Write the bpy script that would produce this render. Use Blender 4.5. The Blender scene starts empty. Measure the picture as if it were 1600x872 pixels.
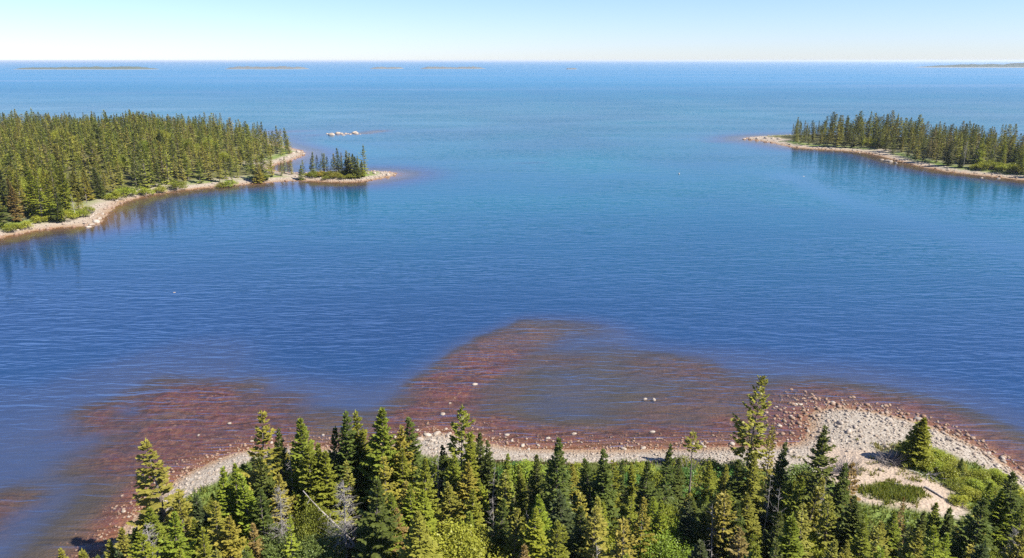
import bpy, math, random
import numpy as np
from mathutils import Vector, Matrix

random.seed(7); rng = np.random.default_rng(7)
sc = bpy.context.scene
COL = sc.collection
R = math.radians

# ------------------------------------------------------------------ camera, sky, sun, exposure
CAM_H, PITCH, F = 34.0, R(16.66), 1142.0           # drone 34 m up, 25.7 mm-equivalent lens
cam_d = bpy.data.cameras.new('camera'); cam = bpy.data.objects.new('camera', cam_d); COL.objects.link(cam)
cam.location = (0, 0, CAM_H); cam.rotation_euler = (R(90) - PITCH, 0, 0)
cam_d.sensor_width = 36; cam_d.lens = 36 * F / 1600; cam_d.clip_start = 0.5; cam_d.clip_end = 60000
sc.camera = cam

SUN_AZ, SUN_EL = R(116), R(47)                      # clockwise from the view direction (+Y)
world = bpy.data.worlds.new('World'); sc.world = world; world.use_nodes = True
wn = world.node_tree.nodes; wl = world.node_tree.links
sky = wn.new('ShaderNodeTexSky'); sky.sky_type = 'NISHITA'; sky.sun_disc = False
sky.sun_elevation = SUN_EL; sky.sun_rotation = SUN_AZ
sky.altitude = 0; sky.air_density = 1.0; sky.dust_density = 0.1; sky.ozone_density = 3.0
wn['Background'].inputs['Strength'].default_value = 0.057
wb = wn.new('ShaderNodeMix'); wb.data_type = 'RGBA'; wb.blend_type = 'MULTIPLY'; wb.inputs[0].default_value = 1.0   # camera white balance: cool
wb.inputs[7].default_value = (.83, .95, 1.34, 1); wl.new(sky.outputs['Color'], wb.inputs[6])
wl.new(wb.outputs[2], wn['Background'].inputs['Color'])
sun_d = bpy.data.lights.new('sun', 'SUN'); sun_d.energy = 5.0; sun_d.angle = R(0.53); sun_d.color = (1.0, 0.95, 0.86)
sun = bpy.data.objects.new('sun', sun_d); COL.objects.link(sun)
sdir = Vector((math.sin(SUN_AZ) * math.cos(SUN_EL), math.cos(SUN_AZ) * math.cos(SUN_EL), math.sin(SUN_EL)))
sun.rotation_euler = sdir.to_track_quat('Z', 'Y').to_euler(); sun.location = (60, -20, 80)
sc.view_settings.view_transform = 'Standard'; sc.view_settings.look = 'None'
sc.view_settings.exposure = 1.3; sc.view_settings.gamma = 1.0
sc.render.engine = 'CYCLES'
sc.cycles.max_bounces = 6; sc.cycles.transparent_max_bounces = 12
sc.cycles.sample_clamp_indirect = 6
sc.cycles.use_denoising = False

# ------------------------------------------------------------------ survey helpers
CP, SP = math.cos(PITCH), math.sin(PITCH)
def ray(px, py):                                    # viewing direction through a photo pixel (1600 x 872)
    a, b = (px - 800) / F, (436 - py) / F
    return a, CP + b * SP, -SP + b * CP
def G(px, py, z=0.0):                               # the point at height z seen at that pixel
    a, b, c = ray(px, py); t = (z - CAM_H) / c
    return a * t, b * t
def proj(x, y, z):
    dz = z - CAM_H
    d = y * CP - dz * SP
    return 800 + F * x / d, 436 - F * (y * SP + dz * CP) / d
def GP(pts, z=0.0): return np.array([G(p[0], p[1], z) for p in pts])

_tab = rng.random((256, 256))
def vnoise(x, y, s=1.0, o=0):
    x = np.asarray(x, float) * s + 37.3 * o + 500; y = np.asarray(y, float) * s + 71.7 * o + 500
    xi = np.floor(x).astype(int); yi = np.floor(y).astype(int); fx = x - xi; fy = y - yi
    fx = fx * fx * (3 - 2 * fx); fy = fy * fy * (3 - 2 * fy)
    a = _tab[xi & 255, yi & 255]; b = _tab[(xi + 1) & 255, yi & 255]
    c = _tab[xi & 255, (yi + 1) & 255]; d = _tab[(xi + 1) & 255, (yi + 1) & 255]
    return (a * (1 - fx) + b * fx) * (1 - fy) + (c * (1 - fx) + d * fx) * fy
def fbm(x, y, s=1.0, o=0):
    return (vnoise(x, y, s, o) + .5 * vnoise(x, y, s * 2.1, o + 1) + .25 * vnoise(x, y, s * 4.3, o + 2)) / 1.75
def sstep(a, b, v):
    t = np.clip((v - a) / (b - a), 0, 1); return t * t * (3 - 2 * t)
def sdf(P, x, y):                                   # signed distance to a closed outline, positive inside
    x = np.asarray(x, float); y = np.asarray(y, float); sh = x.shape; x = x.ravel(); y = y.ravel()
    best = np.full(x.shape, 1e18); ins = np.zeros(x.shape, bool); n = len(P)
    for i in range(n):
        ax, ay = P[i]; bx, by = P[(i + 1) % n]; dx, dy = bx - ax, by - ay
        t = np.clip(((x - ax) * dx + (y - ay) * dy) / (dx * dx + dy * dy + 1e-12), 0, 1)
        best = np.minimum(best, (x - ax - t * dx) ** 2 + (y - ay - t * dy) ** 2)
        if ay != by:
            c = ((ay > y) != (by > y)) & (x < dx * (y - ay) / (by - ay) + ax); ins ^= c
    d = np.sqrt(best); return np.where(ins, d, -d).reshape(sh)
def smooth_poly(P, n=2):                            # Chaikin rounding of a surveyed outline
    P = np.asarray(P, float)
    for _ in range(n):
        Q = np.roll(P, -1, 0); P = np.stack([.75 * P + .25 * Q, .25 * P + .75 * Q], 1).reshape(-1, 2)
    return P
def stroke(x, y, pts, r):                           # soft band along a surveyed line
    x = np.asarray(x, float); y = np.asarray(y, float); best = np.full(x.shape, 1e18)
    for (ax, ay), (bx, by) in zip(pts[:-1], pts[1:]):
        dx, dy = bx - ax, by - ay
        t = np.clip(((x - ax) * dx + (y - ay) * dy) / (dx * dx + dy * dy + 1e-9), 0, 1)
        best = np.minimum(best, (x - ax - t * dx) ** 2 + (y - ay - t * dy) ** 2)
    return np.exp(-best / (r * r))

# ------------------------------------------------------------------ shorelines (waterline at z = 0)
near_px = [(100, 930), (150, 880), (178, 848), (208, 815), (240, 782), (272, 752), (305, 734), (345, 717), (385, 703), (450, 700),
           (520, 702), (590, 698), (640, 691), (662, 680), (690, 676), (715, 681), (745, 690), (790, 700), (860, 704), (950, 705),
           (1040, 703), (1110, 701), (1170, 699), (1225, 698), (1258, 690), (1268, 664), (1262, 648), (1285, 639),
           (1330, 638), (1380, 647), (1440, 661), (1500, 686), (1550, 712), (1600, 744), (1680, 800)]
NEAR = smooth_poly(np.vstack([GP(near_px), [[80, 35], [80, -30], [-34, -30], [-34, 20]]]))
left_px = [(-120, 392), (0, 371), (60, 358), (110, 353), (148, 352), (160, 336), (180, 318), (215, 308), (262, 300), (320, 293), (380, 288),
           (425, 284), (470, 281), (520, 284), (562, 284), (600, 278), (621, 272), (604, 268.5), (570, 268), (520, 268.5), (480, 271.5),
           (450, 271), (425, 268), (414, 262), (428, 257), (455, 250), (476, 241), (468, 235.5), (440, 229), (410, 217), (360, 208),
           (280, 203), (150, 200), (0, 200), (-160, 205)]
LEFT = smooth_poly(GP(left_px))
right_px = [(1157, 216.5), (1200, 221), (1232, 229), (1262, 232), (1300, 234), (1345, 237), (1378, 243), (1402, 251), (1432, 258), (1480, 268),
            (1540, 274), (1600, 281), (1720, 296), (1780, 275), (1640, 243), (1560, 229), (1480, 220), (1400, 214.5), (1320, 211.5), (1240, 211.5), (1190, 213)]
RIGHT = smooth_poly(GP(right_px))
VEG = smooth_poly(np.vstack([GP([(100, 935), (170, 880), (222, 838), (262, 800), (312, 760), (352, 732), (395, 705), (480, 705), (560, 704), (636, 698),
      (690, 710), (740, 716), (800, 716), (950, 716), (1080, 716), (1180, 727), (1250, 742), (1296, 752), (1335, 782), (1350, 800), (1420, 806),
      (1480, 818), (1512, 806), (1490, 775), (1462, 752), (1425, 738), (1398, 718), (1405, 706), (1440, 699), (1478, 704), (1530, 724), (1570, 744),
      (1600, 766), (1680, 822)], 1.0), [[78, 30], [78, -30], [-33, -30], [-33, 18]]]), 1)
SANDP = smooth_poly(GP([(1270, 700), (1300, 690), (1345, 698), (1395, 712), (1430, 735), (1470, 755), (1520, 800), (1480, 815), (1420, 806), (1350, 800), (1300, 760)], 1.0), 1)
GRASSP = smooth_poly(GP([(1345, 770), (1380, 757), (1430, 764), (1450, 778), (1425, 790), (1370, 788)], 1.1), 1)
TUFTP = smooth_poly(GP([(1365, 702), (1385, 690), (1420, 690), (1425, 702), (1395, 708)], 1.0), 1)

shoals = [([(655, 672), (672, 645), (700, 605), (745, 565), (790, 535), (830, 518)], 5.0, 1.2), ([(800, 532), (850, 510), (900, 510)], 4.0, .6),
          ([(700, 660), (770, 660), (830, 682), (950, 684), (1050, 676), (1150, 660)], 3.2, .85),
          ([(720, 640), (780, 610), (800, 560), (900, 560)], 3.6, .5),
          ([(1020, 660), (1085, 630), (1150, 608), (1110, 580), (1020, 570)], 5.5, .6),
          ([(1190, 650), (1215, 615), (1290, 610), (1380, 625), (1450, 640), (1530, 680), (1600, 715)], 3.6, .75),
          ([(190, 650), (250, 622), (330, 622), (400, 640), (330, 668), (250, 672), (220, 700)], 6.0, 1.0),
          ([(240, 720), (330, 690), (400, 676), (440, 672)], 4.0, .85),
          ([(440, 645), (520, 650), (590, 662)], 2.6, .42),
          ([(255, 735), (215, 780), (180, 822), (145, 870)], 2.6, .9),
          ([(-40, 820), (0, 790)], 3.5, .8), ([(1240, 690), (1225, 660), (1245, 638), (1290, 630)], 2.8, 1.0)]
shoals = [([G(*p) for p in pts], r, s) for pts, r, s in shoals]
far_shoals = [([G(425, 206), G(475, 205)], 12, .8), ([G(495, 211), G(570, 208), G(600, 204)], 10, .9), ([G(810, 255), G(850, 254)], 5, .7),
              ([G(1225, 259), G(1260, 261)], 5, .7), ([G(1110, 222), G(1160, 218)], 12, .55), ([G(425, 240), G(470, 255)], 9, .35)]

def fields(x, y):
    dn = sdf(NEAR, x, y); dl = sdf(LEFT, x, y); dr = sdf(RIGHT, x, y)
    return dn, dl, dr
def shoal_mask(x, y):
    m = np.zeros(np.shape(x))
    for pts, r, s in shoals: m = np.maximum(m, s * stroke(x, y, pts, r))
    return m
def far_mask(x, y):
    m = np.zeros(np.shape(x))
    for pts, r, s in far_shoals: m = np.maximum(m, s * stroke(x, y, pts, r))
    return m
lagoons = [([G(-80, 650), G(60, 650), G(150, 610), G(300, 560)], 11, 2.0), ([G(770, 550), G(850, 512), G(930, 520)], 7.0, 1.5), ([G(800, 575), G(900, 550), G(1010, 575)], 8, 1.5), ([G(820, 610), G(900, 600), G(1040, 610), G(1150, 640)], 10, .85), ([G(900, 520), G(1000, 560), G(1150, 570)], 7, 2.0), ([G(1200, 600), G(1350, 600), G(1520, 650)], 6, 1.5),
           ([G(-40, 760), G(40, 830), G(140, 800)], 10, 1.35), ([G(250, 600), G(420, 610), G(600, 640)], 6, 1.7)]
def sea_depth(x, y, F3=None):
    dn, dl, dr = F3 if F3 is not None else fields(x, y)
    s1 = np.maximum(-dn, 0); d1 = .11 * s1 + .012 * s1 * s1
    s2 = np.maximum(np.minimum(-dl, -dr), 0); d2 = .10 * s2 + .006 * s2 * s2
    d = np.minimum(np.minimum(d1, d2), 8.0)
    for pts, r, dl_ in lagoons:
        k = np.clip(stroke(x, y, pts, r) * 1.3, 0, 1); d = d * (1 - k) + np.minimum(d, dl_ + .5 * fbm(x, y, .1, 15)) * k
    m = np.clip(shoal_mask(x, y) * (.32 + 1.3 * fbm(x, y, .28, 3)), 0, 1)
    d = d * (1 - m) + np.minimum(d, .15 + .5 * fbm(x, y, .35, 9)) * m
    fm = np.clip(far_mask(x, y) * (.6 + .8 * fbm(x, y, .06, 5)), 0, 1)
    return d * (1 - fm) + np.minimum(d, .5) * fm
def land_h(d, x, y):
    return 1.15 * (1 - np.exp(-d / 4.5)) + .06 * np.clip(d - 6, 0, 45) + (fbm(x, y, .25, 4) - .5) * .5 * sstep(1, 7, d)
def height(x, y):
    x = np.asarray(x, float); y = np.asarray(y, float)
    F3 = fields(x, y); d = np.maximum(np.maximum(F3[0], F3[1]), F3[2])
    return np.where(d > 0, land_h(np.maximum(d, 0), x, y), -.28 * sea_depth(x, y, F3))
HGRID = []                                           # surveyed height sheets, for quick look-up
def hz(x, y):
    for x0, y0, st, Z in HGRID:
        u, v = (x - x0) / st, (y - y0) / st; i, j = int(u), int(v)
        if u >= 0 and v >= 0 and i < Z.shape[1] - 1 and j < Z.shape[0] - 1:
            u -= i; v -= j
            return float((Z[j, i] * (1 - u) + Z[j, i + 1] * u) * (1 - v) + (Z[j + 1, i] * (1 - u) + Z[j + 1, i + 1] * u) * v)
    return float(height(np.array([x]), np.array([y]))[0])

# ------------------------------------------------------------------ materials
def mat(name):
    m = bpy.data.materials.new(name); m.use_nodes = True
    nt = m.node_tree
    for n in list(nt.nodes): nt.nodes.remove(n)
    return m, nt
class NB:
    def __init__(s, nt): s.nt = nt
    def n(s, t, **k):
        o = s.nt.nodes.new(t)
        for a, b in k.items(): setattr(o, a, b)
        return o
    def l(s, a, b): s.nt.links.new(a, b)
    def attr(s, name): return s.n('ShaderNodeAttribute', attribute_name=name).outputs['Fac']
    def noise(s, scale, detail=3, rough=.55, vec=None, dist=0):
        o = s.n('ShaderNodeTexNoise'); o.inputs['Scale'].default_value = scale; o.inputs['Detail'].default_value = detail
        o.inputs['Roughness'].default_value = rough; o.inputs['Distortion'].default_value = dist
        if vec is not None: s.l(vec, o.inputs['Vector'])
        return o.outputs['Fac']
    def ramp(s, fac, stops, interp='LINEAR'):
        o = s.n('ShaderNodeValToRGB'); r = o.color_ramp; r.interpolation = interp
        while len(r.elements) < len(stops): r.elements.new(.5)
        for e, (p, c) in zip(r.elements, stops):
            e.position = p; e.color = (*c, 1) if len(c) == 3 else c
        s.l(fac, o.inputs['Fac']); return o.outputs['Color']
    def mix(s, fac, a, b, mode='MIX'):
        o = s.n('ShaderNodeMix', data_type='RGBA', blend_type=mode)
        for v, i in ((fac, 0), (a, 6), (b, 7)):
            if hasattr(v, 'links'): s.l(v, o.inputs[i])
            elif isinstance(v, (int, float)): o.inputs[i].default_value = v
            else: o.inputs[i].default_value = (*v, 1)
        return o.outputs[2]
    def math(s, op, a, b=0.0, clamp=False):
        o = s.n('ShaderNodeMath', operation=op); o.use_clamp = clamp
        for v, i in ((a, 0), (b, 1)):
            if hasattr(v, 'links'): s.l(v, o.inputs[i])
            else: o.inputs[i].default_value = v
        return o.outputs[0]
    def coord(s, which='Object'): return s.n('ShaderNodeTexCoord').outputs[which]
    def mapv(s, vec, scale=(1, 1, 1), rot=(0, 0, 0), loc=(0, 0, 0)):
        o = s.n('ShaderNodeMapping'); o.inputs['Scale'].default_value = scale; o.inputs['Rotation'].default_value = rot
        o.inputs['Location'].default_value = loc; s.l(vec, o.inputs['Vector']); return o.outputs['Vector']
    def bump(s, h, strength=.5, dist=.05, normal=None):
        o = s.n('ShaderNodeBump'); o.inputs['Strength'].default_value = strength; o.inputs['Distance'].default_value = dist
        s.l(h, o.inputs['Height'])
        if normal is not None: s.l(normal, o.inputs['Normal'])
        return o.outputs['Normal']
    def principled(s, color, rough=.8, spec=.3, normal=None):
        o = s.n('ShaderNodeBsdfPrincipled')
        if hasattr(color, 'links'): s.l(color, o.inputs['Base Color'])
        else: o.inputs['Base Color'].default_value = (*color, 1)
        o.inputs['Roughness'].default_value = rough; o.inputs['Specular IOR Level'].default_value = spec
        if normal is not None: s.l(normal, o.inputs['Normal'])
        return o.outputs['BSDF']
    def out(s, sh):
        o = s.n('ShaderNodeOutputMaterial'); s.l(sh, o.inputs['Surface'])

def ground_material():
    m, nt = mat('shore_ground'); b = NB(nt); co = b.coord()
    n1 = b.noise(.6, 5, .6, co); n2 = b.noise(4.5, 4, .65, co); n3 = b.noise(.16, 4, .6, co)
    vor = b.n('ShaderNodeTexVoronoi'); vor.inputs['Scale'].default_value = 4.2; b.l(co, vor.inputs['Vector'])
    stone = b.ramp(n2, [(.25, (.15, .125, .10)), (.5, (.29, .25, .20)), (.75, (.43, .395, .345))])
    cells = b.ramp(vor.outputs['Color'], [(0, (.62, .58, .54)), (1, (1, 1, 1))])
    stone = b.mix(.75, stone, cells, 'MULTIPLY')
    sandc = b.ramp(n2, [(.2, (.26, .195, .14)), (.8, (.37, .295, .225))])
    vegc = b.ramp(n1, [(.25, (.030, .032, .012)), (.5, (.065, .075, .018)), (.75, (.13, .14, .035))])
    vegc = b.mix(b.math('MULTIPLY', n2, .5), vegc, (.12, .085, .045))
    weed = b.ramp(n1, [(.28, (.022, .016, .011)), (.45, (.095, .030, .026)), (.6, (.165, .050, .042)), (.78, (.22, .100, .066))])
    wv = b.n('ShaderNodeTexVoronoi'); wv.inputs['Scale'].default_value = 1.3; b.l(b.mapv(co, (1, 1, 1)), wv.inputs['Vector'])
    n5 = b.noise(1.7, 5, .7, co)
    weed = b.mix(b.ramp(n5, [(.42, (0, 0, 0)), (.58, (1, 1, 1))]), weed, b.mix(b.math('MULTIPLY', wv.outputs['Distance'], .9, True), (.26, .14, .075), (.10, .036, .024)))
    weed = b.mix(b.ramp(n2, [(.50, (0, 0, 0)), (.68, (.8, .8, .8))]), weed, (.035, .02, .014))
    bed = b.ramp(n3, [(.3, (.075, .08, .055)), (.7, (.15, .135, .085))]); bed = b.mix(b.ramp(n2, [(.50, (0, 0, 0)), (.7, (.6, .6, .6))]), bed, (.06, .045, .03))
    col = b.mix(b.attr('sand'), stone, sandc)
    grassc = b.ramp(n2, [(.3, (.055, .085, .015)), (.7, (.16, .20, .045))])
    col = b.mix(b.attr('veg'), col, vegc)
    col = b.mix(b.attr('grassy'), col, grassc)
    sea = b.mix(b.attr('weed'), bed, weed)
    tide = b.mix(n2, (.15, .075, .035), (.28, .17, .08))
    sea = b.mix(b.attr('fringe'), sea, tide)
    col = b.mix(b.attr('wet'), col, tide)
    col = b.mix(b.attr('under'), col, sea)
    h = b.math('ADD', vor.outputs['Distance'], n2)
    nrm = b.bump(h, .6, .12)
    b.out(b.principled(col, .9, .2, nrm)); return m

def rock_material(name, lo, mid, hi):
    m, nt = mat(name); b = NB(nt); co = b.coord()
    oi = b.n('ShaderNodeObjectInfo')
    ad = b.n('ShaderNodeVectorMath', operation='ADD'); b.l(co, ad.inputs[0]); b.l(oi.outputs['Location'], ad.inputs[1])
    n = b.noise(2.3, 5, .65, ad.outputs[0]); n2 = b.noise(14, 3, .6, ad.outputs[0])
    c = b.ramp(n, [(.25, lo), (.5, mid), (.75, hi)])
    c = b.mix(b.math('MULTIPLY', n2, .5), c, lo)
    sh = b.attr('stone_tint')
    c = b.mix(sh, c, (.18, .10, .06))
    b.out(b.principled(c, .85, .3, b.bump(n2, .5, .05))); return m

def foliage_material(name, mass=False, leaf=False):
    m, nt = mat(name); b = NB(nt)
    tint = b.n('ShaderNodeAttribute', attribute_name='tint').outputs['Color'] if mass else b.n('ShaderNodeObjectInfo').outputs['Color']
    tip = b.attr('tip')
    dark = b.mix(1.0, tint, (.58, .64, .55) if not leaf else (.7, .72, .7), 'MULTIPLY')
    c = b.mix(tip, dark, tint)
    n = b.noise(1.3, 2, .5, b.coord())
    c = b.mix(b.math('MULTIPLY', n, .30), c, (.13, .10, .035))
    d = b.n('ShaderNodeBsdfDiffuse'); b.l(c, d.inputs['Color'])
    t = b.n('ShaderNodeBsdfTranslucent'); b.l(b.mix(1.0, c, (1.15, 1.1, .5), 'MULTIPLY'), t.inputs['Color'])
    g = b.n('ShaderNodeBsdfGlossy'); g.inputs['Roughness'].default_value = .45; g.inputs['Color'].default_value = (1, 1, 1, 1)
    m1 = b.n('ShaderNodeMixShader'); m1.inputs[0].default_value = .38 if leaf else .26
    b.l(d.outputs[0], m1.inputs[1]); b.l(t.outputs[0], m1.inputs[2])
    m2 = b.n('ShaderNodeMixShader'); m2.inputs[0].default_value = .012
    b.l(m1.outputs[0], m2.inputs[1]); b.l(g.outputs[0], m2.inputs[2])
    b.out(m2.outputs[0]); return m

def bark_material(name, a, c):
    m, nt = mat(name); b = NB(nt); co = b.coord()
    n = b.noise(6, 4, .6, b.mapv(co, (1, 1, .25)))
    b.out(b.principled(b.ramp(n, [(.3, a), (.7, c)]), .9, .2, b.bump(n, .5, .03))); return m

def sea_material():
    m, nt = mat('sea_water'); b = NB(nt); co = b.coord()
    geo = b.n('ShaderNodeNewGeometry').outputs['Position']
    opa = b.attr('opacity'); calm = b.attr('calm'); teal = b.attr('teal'); far = b.attr('far')
    gust = b.ramp(b.noise(.011, 4, .6, b.mapv(geo, (1, 3.2, 1), (0, 0, R(8))), .6), [(.36, (.32, .32, .32)), (.60, (1, 1, 1))])
    # wind ripples: crests lie across the view, a couple of metres apart
    w1 = b.noise(1.0, .6, .5, b.mapv(geo, (.11, .55, 1), (0, 0, R(-7))), .8)
    w2 = b.noise(1.0, .8, .5, b.mapv(geo, (.34, 1.35, 1), (0, 0, R(-3)), (9, 4, 0)), .8)
    w3 = b.noise(1.0, 0, .5, b.mapv(geo, (.9, 2.4, 1), (0, 0, R(-12)), (3, 14, 0)))
    h = b.math('ADD', b.math('MULTIPLY', w1, .62), b.math('ADD', b.math('MULTIPLY', w2, .62), b.math('MULTIPLY', w3, .12)))
    lvl = b.math('MULTIPLY', gust, b.math('SUBTRACT', 1.0, b.math('MULTIPLY', calm, .86)))
    bp = b.n('ShaderNodeBump'); bp.inputs['Distance'].default_value = .72
    b.l(h, bp.inputs['Height']); b.l(lvl, bp.inputs['Strength'])
    nrm = bp.outputs['Normal']
    bs = b.n('ShaderNodeBump'); bs.inputs['Distance'].default_value = .10; b.l(h, bs.inputs['Height']); b.l(lvl, bs.inputs['Strength']); nrm_s = bs.outputs['Normal']
    # body of the water: light scattered back from depth
    big = b.noise(.012, 3, .55, geo)
    deep = b.ramp(big, [(.3, (.011, .033, .088)), (.7, (.014, .042, .106))])
    body = b.mix(teal, deep, (.006, .096, .140))
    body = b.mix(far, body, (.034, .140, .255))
    body = b.mix(b.ramp(opa, [(.68, (0, 0, 0)), (1.0, (1, 1, 1))]), b.mix(b.ramp(opa, [(.48, (0, 0, 0)), (.66, (1, 1, 1))]), (.046, .044, .047), (.036, .058, .125)), body)
    dif = b.n('ShaderNodeBsdfDiffuse'); b.l(body, dif.inputs['Color'])
    tr = b.n('ShaderNodeBsdfTransparent'); tr.inputs['Color'].default_value = (.95, .86, .80, 1)
    ms = b.n('ShaderNodeMixShader'); b.l(opa, ms.inputs[0]); b.l(tr.outputs[0], ms.inputs[1]); b.l(dif.outputs[0], ms.inputs[2])
    b.l(nrm_s, dif.inputs['Normal']); gl = b.n('ShaderNodeBsdfGlossy'); b.l(nrm_s, gl.inputs['Normal'])
    b.l(b.math('ADD', .06, b.math('MULTIPLY', far, .32)), gl.inputs['Roughness'])
    fr = b.n('ShaderNodeFresnel'); fr.inputs['IOR'].default_value = 1.333; b.l(nrm, fr.inputs['Normal'])
    fac = b.math('MINIMUM', fr.outputs[0], b.math('SUBTRACT', .50, b.math('MULTIPLY', far, .29)))
    slick = b.ramp(b.noise(1.0, 5, .6, b.mapv(geo, (.0011, .0075, 1), (0, 0, R(3))), .5), [(.40, (.55, .55, .55)), (.55, (.85, .85, .85)), (.64, (1.7, 1.7, 1.7))])
    fac = b.math('MULTIPLY', fac, b.math('ADD', b.math('MULTIPLY', slick, far), b.math('SUBTRACT', 1.0, far)), True)
    lane = b.attr('slick'); fac = b.math('ADD', fac, b.math('MULTIPLY', lane, .10), True)     # oily slick: smoother, mirrors more sky
    m2 = b.n('ShaderNodeMixShader'); b.l(fac, m2.inputs[0]); b.l(ms.outputs[0], m2.inputs[1]); b.l(gl.outputs[0], m2.inputs[2])
    b.out(m2.outputs[0]); return m

M_GROUND = ground_material(); M_SEA = sea_material()
M_ROCK = rock_material('granite', (.15, .115, .085), (.30, .25, .20), (.45, .41, .36))
M_NEEDLE = foliage_material('needles'); M_NEEDLE_MASS = foliage_material('needles_mass', mass=True)
M_LEAF = foliage_material('leaves', leaf=True); M_LEAF_MASS = foliage_material('leaves_mass', mass=True, leaf=True)
M_BARK = bark_material('bark', (.07, .055, .045), (.20, .17, .145))
M_DEAD = bark_material('dead_wood', (.15, .13, .12), (.34, .315, .29))

# ------------------------------------------------------------------ object helpers
def link(name, me, parent=None):
    o = bpy.data.objects.new(name, me); COL.objects.link(o)
    if parent is not None: o.parent = parent
    return o
def tag(o, label=None, cat=None, group=None, kind=None):
    for k, v in (('label', label), ('category', cat), ('group', group), ('kind', kind)):
        if v: o[k] = v
    return o
def mesh(name, V, Fc, m, attrs=None, smooth=False):
    me = bpy.data.meshes.new(name)
    V = np.asarray(V, np.float32); Fc = np.asarray(Fc, np.int32); k = Fc.shape[1]
    me.vertices.add(len(V)); me.vertices.foreach_set('co', V.ravel())
    me.loops.add(Fc.size); me.loops.foreach_set('vertex_index', Fc.ravel())
    me.polygons.add(len(Fc)); me.polygons.foreach_set('loop_start', np.arange(0, Fc.size, k, dtype=np.int32))
    if smooth: me.polygons.foreach_set('use_smooth', np.ones(len(Fc), bool))
    for nme, arr in (attrs or {}).items():
        arr = np.asarray(arr, np.float32)
        if arr.ndim == 2:
            a = me.attributes.new(nme, 'FLOAT_COLOR', 'POINT')
            a.data.foreach_set('color', np.hstack([arr, np.ones((len(arr), 1), np.float32)]).ravel())
        else:
            a = me.attributes.new(nme, 'FLOAT', 'POINT'); a.data.foreach_set('value', arr.ravel())
    me.update(calc_edges=True)
    me.materials.append(m); return me
def grid_faces(nx, ny):
    i = np.arange(nx - 1)[None, :] + nx * np.arange(ny - 1)[:, None]
    return np.stack([i, i + 1, i + nx + 1, i + nx], -1).reshape(-1, 4)

# ------------------------------------------------------------------ the sea
def axis(parts):
    out = []
    for a, b_, s in parts: out += list(np.arange(a, b_, s))
    return out
xs = axis([(0, 70, .8), (70, 340, 2.6)]); g = 340.0
while g < 30000: xs.append(g); g *= 1.22
xs = np.array(sorted(set([-v for v in xs] + xs)))
ys = axis([(-30, 30, 4), (30, 125, .7), (125, 420, 2.2)]); g = 420.0
while g < 26000: ys.append(g); g *= 1.10
ys = np.array(ys + [26000.0])
X, Y = np.meshgrid(xs, ys)
F3 = fields(X, Y); depth = sea_depth(X, Y, F3)
inside = np.maximum(np.maximum(F3[0], F3[1]), F3[2])
opac = 1 - np.exp(-np.maximum(depth, 0) / 1.5); opac = np.where(inside > 0, 0, opac)
opac = np.clip(opac * 1.04, 0, 1)
calm = np.maximum(np.exp(-np.maximum(-F3[1], 0) / 22), np.exp(-np.maximum(-F3[2], 0) / 26))
calm = np.where(Y < 380, calm, calm * .3); calm = np.maximum(calm, .35 * np.exp(-np.maximum(-F3[0], 0) / 5))
lane = stroke(X, Y, [G(1230, 275), G(1330, 318), G(1450, 352), G(1640, 410)], 6) * .8
calm = np.clip(np.maximum(calm, lane), 0, 1)
tealv = sstep(80, 185, Y + .12 * X) * (.45 + .75 * fbm(X, Y, .018, 2)) * .8
tealv = tealv * (1 - .8 * np.maximum(np.exp(-np.maximum(-F3[1], 0) / 16), np.exp(-np.maximum(-F3[2], 0) / 18)))  # water colour darkened near the wooded shores to deepen the tree reflections
tealv = np.maximum(tealv, stroke(X, Y, [G(500, 225), G(600, 240)], 25) * .8)
tealv = np.maximum(tealv, stroke(X, Y, [G(1120, 235), G(1300, 265), G(1500, 290)], 26) * .6)
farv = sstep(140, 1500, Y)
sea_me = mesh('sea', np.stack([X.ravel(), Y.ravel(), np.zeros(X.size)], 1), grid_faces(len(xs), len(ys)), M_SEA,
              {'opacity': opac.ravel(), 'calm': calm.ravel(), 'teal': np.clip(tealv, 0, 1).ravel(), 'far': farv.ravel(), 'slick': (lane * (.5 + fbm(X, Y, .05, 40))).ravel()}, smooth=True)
tag(link('sea', sea_me), 'rippled blue sea water reaching to the horizon', 'sea', kind='structure')

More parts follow.
